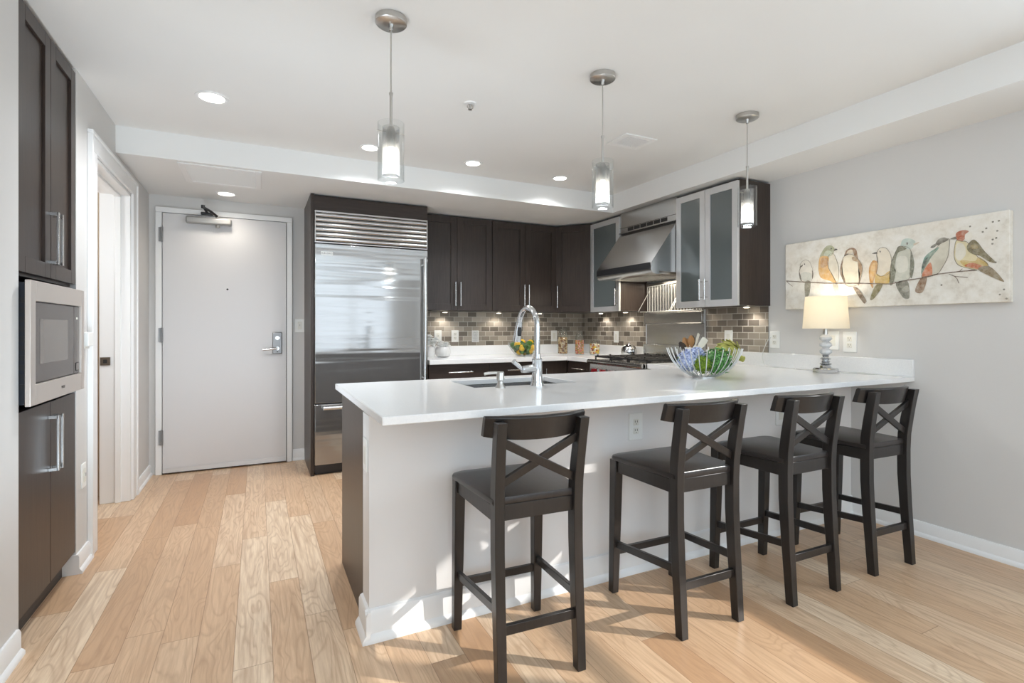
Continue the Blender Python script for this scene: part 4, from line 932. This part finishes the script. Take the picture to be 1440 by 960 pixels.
# fruit bowl
fx2, fy2 = 2.465, 4.72
t = thing('fruit_bowl', 'clear glass bowl of lemons and limes on the back worktop', 'bowl', (fx2, fy2, CT))
m = MB(); pr_ = [(0, .0003), (.075, .0003), (.10, .02), (.135, .06), (.158, .10), (.168, .138)]; m.lathe(pr_+[(r-.004, z+.001) for r, z in pr_[:0:-1]]+[(0, .006)], (fx2, fy2, CT), 40); m.build('glass', 'jar_glass', t)
rnd = random.Random(3)
lay = [(0, 0, .04, 'lemon'), (.058, -.02, .042, 'lime'), (-.056, -.02, .042, 'lemon'), (.012, -.066, .045, 'lime'), (.0, .06, .043, 'lemon'),
       (.095, -.035, .082, 'lemon'), (.05, -.088, .084, 'lemon'), (-.008, -.098, .088, 'lime'), (-.06, -.078, .084, 'lemon'), (-.1, -.02, .085, 'lime'), (-.075, .06, .088, 'lime'), (.08, .06, .088, 'lime'), (0, .1, .09, 'lemon'), (.005, -.028, .094, 'lime'),
       (-.098, -.058, .102, 'lime'), (.112, -.015, .106, 'lime'), (-.112, .026, .108, 'lime'), (.086, -.076, .106, 'lime'), (-.036, -.108, .106, 'lime'), (-.045, -.055, .052, 'lime'), (.035, -.062, .05, 'lemon'), (-.07, .02, .06, 'lime'), (.055, -.04, .132, 'lemon'), (-.055, -.045, .126, 'lime'), (-.098, -.05, .118, 'lemon'), (.105, .02, .135, 'lime'), (0, .035, .135, 'lemon'), (.012, -.09, .125, 'lime')]
words = ['front', 'back', 'left', 'right']
for i, (dx, dy, dz, k) in enumerate(lay):
    s = .0345 if k == 'lemon' else .0315; m = MB(); L = s*1.35
    prof = [(0, -L), (s*.18, -L*.96), (s*.35, -L*.86), (s*.75, -L*.58), (s, 0), (s*.75, L*.58), (s*.35, L*.86), (s*.2, L*.97), (0, L*1.02)] if k == 'lemon' else [(0, -L*.85), (s*.45, -L*.76), (s*.85, -L*.42), (s, 0), (s*.85, L*.42), (s*.45, L*.76), (0, L*.86)]
    m.lathe(prof, (0, 0, 0), 14); R_ = Matrix.Rotation(rnd.uniform(.9, 1.6), 4, 'X'); R2 = Matrix.Rotation(rnd.random()*6.3, 4, 'Z')
    bmesh.ops.transform(m.bm, matrix=Matrix.Translation((fx2+dx, fy2+dy, CT+dz)) @ R2 @ R_, verts=m.bm.verts)
    layer = 'lowest layer' if dz < .06 else 'middle layer' if dz < .1 else 'top layer'
    side = ('left' if dx < -.03 else 'right' if dx > .03 else 'middle') + (' front' if dy < -.03 else ' back' if dy > .03 else '')
    tag(m.build(k, k), f'{"yellow lemon" if k == "lemon" else "green lime"} at the {side} of the {layer} in the glass bowl', 'fruit', 'citrus in the glass bowl')
# vases of white flowers
t = thing('vase', 'round white ribbed vase on the back worktop', 'vase', (1.632, 4.84, CT))
m = MB(); R = []
for r, z in ((.045, .0003), (.062, .008), (.074, .035), (.076, .06), (.068, .09), (.058, .102), (.054, .102), (.06, .088), (.066, .06), (.06, .02)):
    R.append([(1.632+r*(1+.02*math.cos(14*a))*math.cos(a), 4.84+r*(1+.02*math.cos(14*a))*math.sin(a), CT+z) for a in (2*PI*k/56 for k in range(56))])
m.loft(R, True); m.build('pot', 'ceramic', t)
t2 = thing('vase', 'straight pale glass vase beside the refrigerator', 'vase', (1.505, 4.86, CT))
m = MB(); m.lathe([(0, .0003), (.045, .0003), (.047, .006), (.047, .10), (.043, .10), (.043, .008), (0, .008)], (1.505, 4.86, CT), 28); m.build('glass', 'ceramic', t2)
def bloom(c, r, label, grp='white flowers in the vases'):
    m = MB(); rnd = random.Random(int(c[0]*991+c[2]*313)); m.ball((0, 0, -.2*r), r*.4)
    for ring, n, tilt in ((.25, 5, 1.2), (.5, 7, .8), (.8, 9, .4), (1, 9, .05)):
        for k in range(n):
            a = 2*PI*k/n+rnd.random()*.4; d = Vector((math.cos(a)*math.cos(tilt), math.sin(a)*math.cos(tilt), math.sin(tilt)*.8)); sd = Vector((-math.sin(a), math.cos(a), 0)); L = r*(.55+.45*ring); wd = r*.36
            up = Vector((0, 0, r*.25*(1-ring)))
            rings = []
            for q, wq in ((.1, .4), (.5, 1), (.85, .85), (1, .25)):
                p = d*L*q+up+Vector((0, 0, -.12*r*q*q*ring)); rings.append([p+sd*wd*wq+d*.0, p+Vector((0, 0, .003)), p-sd*wd*wq, p-Vector((0, 0, .003))])
            m.loft(rings, True)
    bmesh.ops.translate(m.bm, verts=m.bm.verts, vec=Vector(c)); return tag(m.build('white_flower', 'petal_white'), label, 'flower', grp)
bloom((1.60, 4.82, CT+.115), .045, 'white flower at the left in the round ribbed vase'); bloom((1.662, 4.825, CT+.118), .045, 'white flower at the right in the round ribbed vase'); bloom((1.632, 4.875, CT+.13), .042, 'white flower at the back of the round ribbed vase')
bloom((1.475, 4.835, CT+.125), .052, 'white flower at the left in the straight vase'); bloom((1.535, 4.84, CT+.135), .055, 'white flower at the right in the straight vase'); bloom((1.50, 4.875, CT+.185), .055, 'tall white flower at the top of the straight vase'); bloom((1.57, 4.87, CT+.165), .045, 'white flower leaning from the straight vase towards the round vase')
# silver covered dish
t = thing('covered_dish', 'shiny silver dome dish on a white base left of the range grates', 'dish', (3.345, 4.10, CT))
m = MB(); m.lathe([(0, .0003), (.075, .0003), (.088, .012), (.088, .020), (0, .020)], (3.325, 4.10, CT), 30); m.build('base', 'ceramic', t)
m = MB(); m.lathe([(.074, .0205), (.079, .045), (.074, .080), (.055, .108), (.028, .124), (.012, .128), (.012, .136), (0, .142)], (3.325, 4.10, CT), 30); m.build('dome', 'chrome', t)

# ------------------------------------------------------------------ bird painting
BIRDS = [[((226,220,208),[(458,105),(433,89),(417,54),(407,10),(410,-20),(426,-44),(458,-48),(494,-34),(507,0),(507,38),(494,61),(500,75),(487,97)]),((200,200,190),[(497,12),(465,22),(420,6),(426,-36),(458,-44),(491,-28)]),((70,60,50),[(507,60),(484,75),(487,63)]),((60,52,45),[(474,81),(467,81),(467,73),(474,75)]),((120,116,100),[(466,-48),(427,-48),(434,-127),(449,-149),(466,-145)]),((80,70,60),[(509,26),(504,20),(489,-36),(500,-30)]),((90,80,70),[(415,28),(406,10),(409,-20),(416,-32),(414,-2)])],[((222,214,196),[(304,109),(271,125),(245,69),(234,10),(239,-58),(257,-56),(280,-8),(304,42)]),((165,168,135),[(358,113),(346,147),(321,177),(292,183),(271,169),(262,151),(274,121),(304,109)]),((196,206,182),[(333,121),(321,147),(289,145),(280,123),(307,113)]),((214,164,88),[(358,113),(304,107),(304,42),(280,-8),(254,-58),(262,-73),(292,-54),(352,-28),(370,18),(371,60)]),((188,140,90),[(352,101),(309,95),(307,54),(352,40)]),((60,55,48),[(271,139),(257,155),(242,147),(257,143)]),((50,45,40),[(287,163),(280,163),(280,155),(287,155)]),((160,155,140),[(274,-79),(245,-75),(234,-145),(254,-147)])],[((234,222,196),[(199,99),(222,38),(222,-14),(194,-79),(166,-99),(117,-91),(96,-48),(88,2),(96,42),(117,71),(155,105)]),((140,104,72),[(199,103),(197,115),(185,137),(155,147),(128,133),(118,95),(117,71),(139,97),(147,121),(172,107)]),((228,214,190),[(185,115),(174,133),(150,133),(150,115),(172,107)]),((150,112,74),[(117,66),(96,42),(88,2),(101,-48),(107,-91),(113,-91),(104,-24),(112,10)]),((176,146,110),[(152,85),(128,85),(112,54),(144,63)]),((130,100,70),[(205,83),(222,38),(225,-14),(193,-81),(199,-38),(215,-2),(213,38)]),((110,84,58),[(144,-109),(112,-119),(67,-189),(69,-206),(85,-204)]),((60,50,40),[(199,103),(177,113),(176,107),(197,97)])],[((228,216,196),[(5,85),(-8,117),(-35,121),(-57,105),(-76,54),(-69,-30),(-23,-50),(5,-34),(-3,30)]),((204,146,70),[(51,-30),(48,14),(28,50),(2,36),(2,-12),(23,-75),(28,-119),(43,-91)]),((226,180,110),[(43,-30),(36,18),(18,36),(15,-12),(33,-75)]),((208,170,80),[(8,-34),(-23,-50),(-69,-24),(-64,-93),(-33,-101),(15,-93)]),((60,54,48),[(33,93),(7,101),(3,89)]),((60,54,48),[(-11,105),(-17,103),(-17,95),(-11,97)]),((120,110,60),[(23,-125),(2,-99),(-28,-107),(18,-181),(43,-187)])],[((196,196,182),[(-119,117),(-175,93),(-180,10),(-175,-71),(-138,-89),(-96,-91),(-72,-42),(-76,22),(-100,83)]),((214,212,200),[(-105,50),(-156,50),(-161,-24),(-110,-34)]),((190,206,198),[(-126,127),(-136,153),(-166,157),(-193,143),(-201,125),(-179,93),(-156,97),(-124,113)]),((110,112,92),[(-119,119),(-156,101),(-138,89),(-112,80),(-97,32),(-92,-24),(-100,-28),(-86,-99),(-67,-105),(-67,-40),(-76,32),(-100,93)]),((100,104,88),[(-179,83),(-195,20),(-193,-32),(-182,-77),(-172,-50),(-176,12)]),((108,108,96),[(-100,-101),(-161,-91),(-172,-180),(-156,-194),(-133,-178)]),((170,168,155),[(-133,-135),(-161,-117),(-168,-149),(-143,-151)]),((214,196,170),[(-193,121),(-222,127),(-198,111)]),((40,38,36),[(-156,133),(-164,133),(-164,123),(-157,121)])],[((206,200,182),[(-233,-71),(-250,-12),(-306,83),(-347,123),(-364,121),(-365,87),(-357,24),(-327,-40),(-306,-64),(-255,-79)]),((112,106,96),[(-297,101),(-314,129),(-339,135),(-353,127),(-357,117),(-323,101),(-306,95)]),((110,148,132),[(-231,-56),(-237,4),(-255,48),(-306,83),(-314,77),(-280,34),(-255,-12)]),((70,90,84),[(-233,-26),(-239,8),(-263,36),(-250,-12)]),((200,104,52),[(-235,-70),(-246,-32),(-276,4),(-285,-52),(-276,-73),(-255,-75)]),((128,90,58),[(-228,-81),(-259,-79),(-237,-161),(-200,-151)]),((96,92,84),[(-276,89),(-295,105),(-304,95),(-289,85)])],[((220,206,160),[(-396,109),(-419,101),(-446,91),(-485,14),(-524,-24),(-529,-50),(-485,-58),(-437,-42),(-405,-24),(-389,8),(-386,54)]),((226,220,204),[(-398,91),(-428,83),(-437,30),(-409,0),(-391,26)]),((198,168,90),[(-414,-12),(-423,0),(-477,-12),(-490,8),(-526,-24),(-529,-50),(-485,-52),(-437,-38)]),((170,78,34),[(-393,127),(-396,151),(-423,161),(-450,151),(-437,137),(-434,115),(-419,101),(-400,111)]),((228,222,210),[(-437,139),(-461,143),(-464,109),(-443,89),(-433,113)]),((106,96,56),[(-443,75),(-468,103),(-490,83),(-520,30),(-562,-28),(-537,-22),(-499,12),(-468,26),(-446,48)]),((150,130,76),[(-455,73),(-481,75),(-490,56),(-464,54)]),((190,92,36),[(-432,-32),(-468,-20),(-520,-50),(-533,-79),(-485,-54)]),((120,98,60),[(-490,-58),(-537,-46),(-591,-119),(-582,-125)]),((90,82,70),[(-368,121),(-391,131),(-396,117)])]]
TWIGS = [[(605,-28),(478,-46),(327,-66),(90,-85),(18,-93),(-67,-101),(-175,-85),(-228,-81),(-306,-65),(-305,-65),(-409,-60),(-485,-60)],[(-363,-70),(-391,-85),(-446,-95)],[(-389,-85),(-400,-99),(-407,-123)],[(604,-30),(588,-46),(557,-70)],[(-407,-62),(-423,-46)]]
FLECKS = [(-550,182),(-574,183),(-568,133),(-509,137),(-456,175),(-564,97),(-550,91),(-549,69),(-524,153),(-595,-169),(-579,-194),(-605,-216),(-562,-28),(-329,-127)]

t = thing('bird_painting', 'wide unframed canvas painting of seven birds on a branch, on the right wall', 'painting', (XR, 1.838, 1.5645))
Tp = frame((XR-.0415, 1.838, 1.5645), (0, 1, 0), (-1, 0, 0))
def canvas_mat():
    q = NT('painted_canvas'); f = q.noise(q.gen(), 14, 5, .7); g = q.noise(q.gen(), 3, 3); s_ = q.noise(q.gen((1, 18, 40)), 2.5, 4, .7)
    c = q.ramp(f, (.3, lin(206, 198, 184)[:3]), (.5, lin(226, 221, 210)[:3]), (.75, lin(236, 233, 226)[:3]))
    c = q.mix(q.math('MULTIPLY', q.ramp(g, (.5, (0, 0, 0)), (.75, (1, 1, 1))), .4), c, lin(222, 204, 180))
    c = q.mix(q.math('MULTIPLY', q.ramp(s_, (.68, (0, 0, 0)), (.74, (1, 1, 1))), .5), c, lin(150, 140, 124))
    q.p(col=c, rough=.75); q.bump(f, .15, .002); return q.m
def paint_mat():
    q = NT('watercolour_paint'); a = q.n('ShaderNodeVertexColor'); a.layer_name = 'Col'
    f = q.noise(q.gen(), 38, 4, .65); f2 = q.noise(q.gen(), 11, 3, .6)
    c = q.mix(q.ramp(f, (.35, (0, 0, 0)), (.78, (.5, .5, .5))), q.mix(.04, a.outputs[0], lin(226, 220, 206)), lin(230, 224, 208)); c = q.mix(q.ramp(f2, (.45, (0, 0, 0)), (.72, (.25, .25, .25))), c, lin(120, 100, 78), 'MIX')
    q.p(col=c, rough=.7); return q.m
PM = paint_mat()
m = MB(Tp); m.box(-.6155, .6155, -.041, 0, -.2325, .2325); m.build('canvas', canvas_mat(), t, .003)
def smooth(P, n=5):
    out = []; N = len(P)
    for i in range(N):
        a, b, c, d = (Vector((*P[(i+j) % N], 0)) for j in (-1, 0, 1, 2))
        for k in range(n): q = k/n; v = .5*((2*b)+(c-a)*q+(2*a-5*b+4*c-d)*q*q+(3*b-a-3*c+d)*q**3); out.append((v.x/1000, v.y/1000))
    return out
def paintmesh(name, polys, lines=(), label=None):
    m = MB(Tp); cl = m.bm.loops.layers.float_color.new('Col'); lay_ = 0
    for col, P in polys:
        lay_ += 1; sp = smooth(P); h = .0004+.00025*lay_
        top = [m.v((x, h, z)) for x, z in sp]; f = m.face(top)
        if f:
            for l_ in f.loops: l_[cl] = lin(*col)
    for col, P, wd in lines:
        for (x0, z0), (x1, z1) in zip(P, P[1:]):
            d = Vector((x1-x0, z1-z0)); 
            if d.length < 1e-6: continue
            n_ = Vector((-d.y, d.x)).normalized()*wd; h = .0032
            f = m.face([m.v((x0+n_.x, h, z0+n_.y)), m.v((x1+n_.x, h, z1+n_.y)), m.v((x1-n_.x, h, z1-n_.y)), m.v((x0-n_.x, h, z0-n_.y))])
            if f:
                for l_ in f.loops: l_[cl] = lin(*col)
    bmesh.ops.triangulate(m.bm, faces=m.bm.faces)
    o = m.build(name, PM, t)
    if label: o['label'] = label
    return o
BL = ['small pale bird at the left', 'green-headed bird with an orange breast', 'brown-capped cream bird', 'yellow-bellied bird with an orange wing', 'grey bird with a pale blue head', 'grey-capped bird with a teal wing and orange belly', 'red-faced bird at the right']
for i, b in enumerate(BIRDS):
    big = smooth(b[0][1]); paintmesh('painted_bird', b, [((96, 84, 70), big+big[:1], .0011)], BL[i])
paintmesh('painted_branch', [], [((92, 62, 46), [(a/1000, c/1000) for a, c in tw], .0028 if i == 0 else .0016) for i, tw in enumerate(TWIGS)])
fl = [((110, 104, 90), [(x-4, z-3), (x+3, z-4), (x+4, z+3), (x-3, z+4)]) for x, z in FLECKS]
paintmesh('painted_flecks', fl)
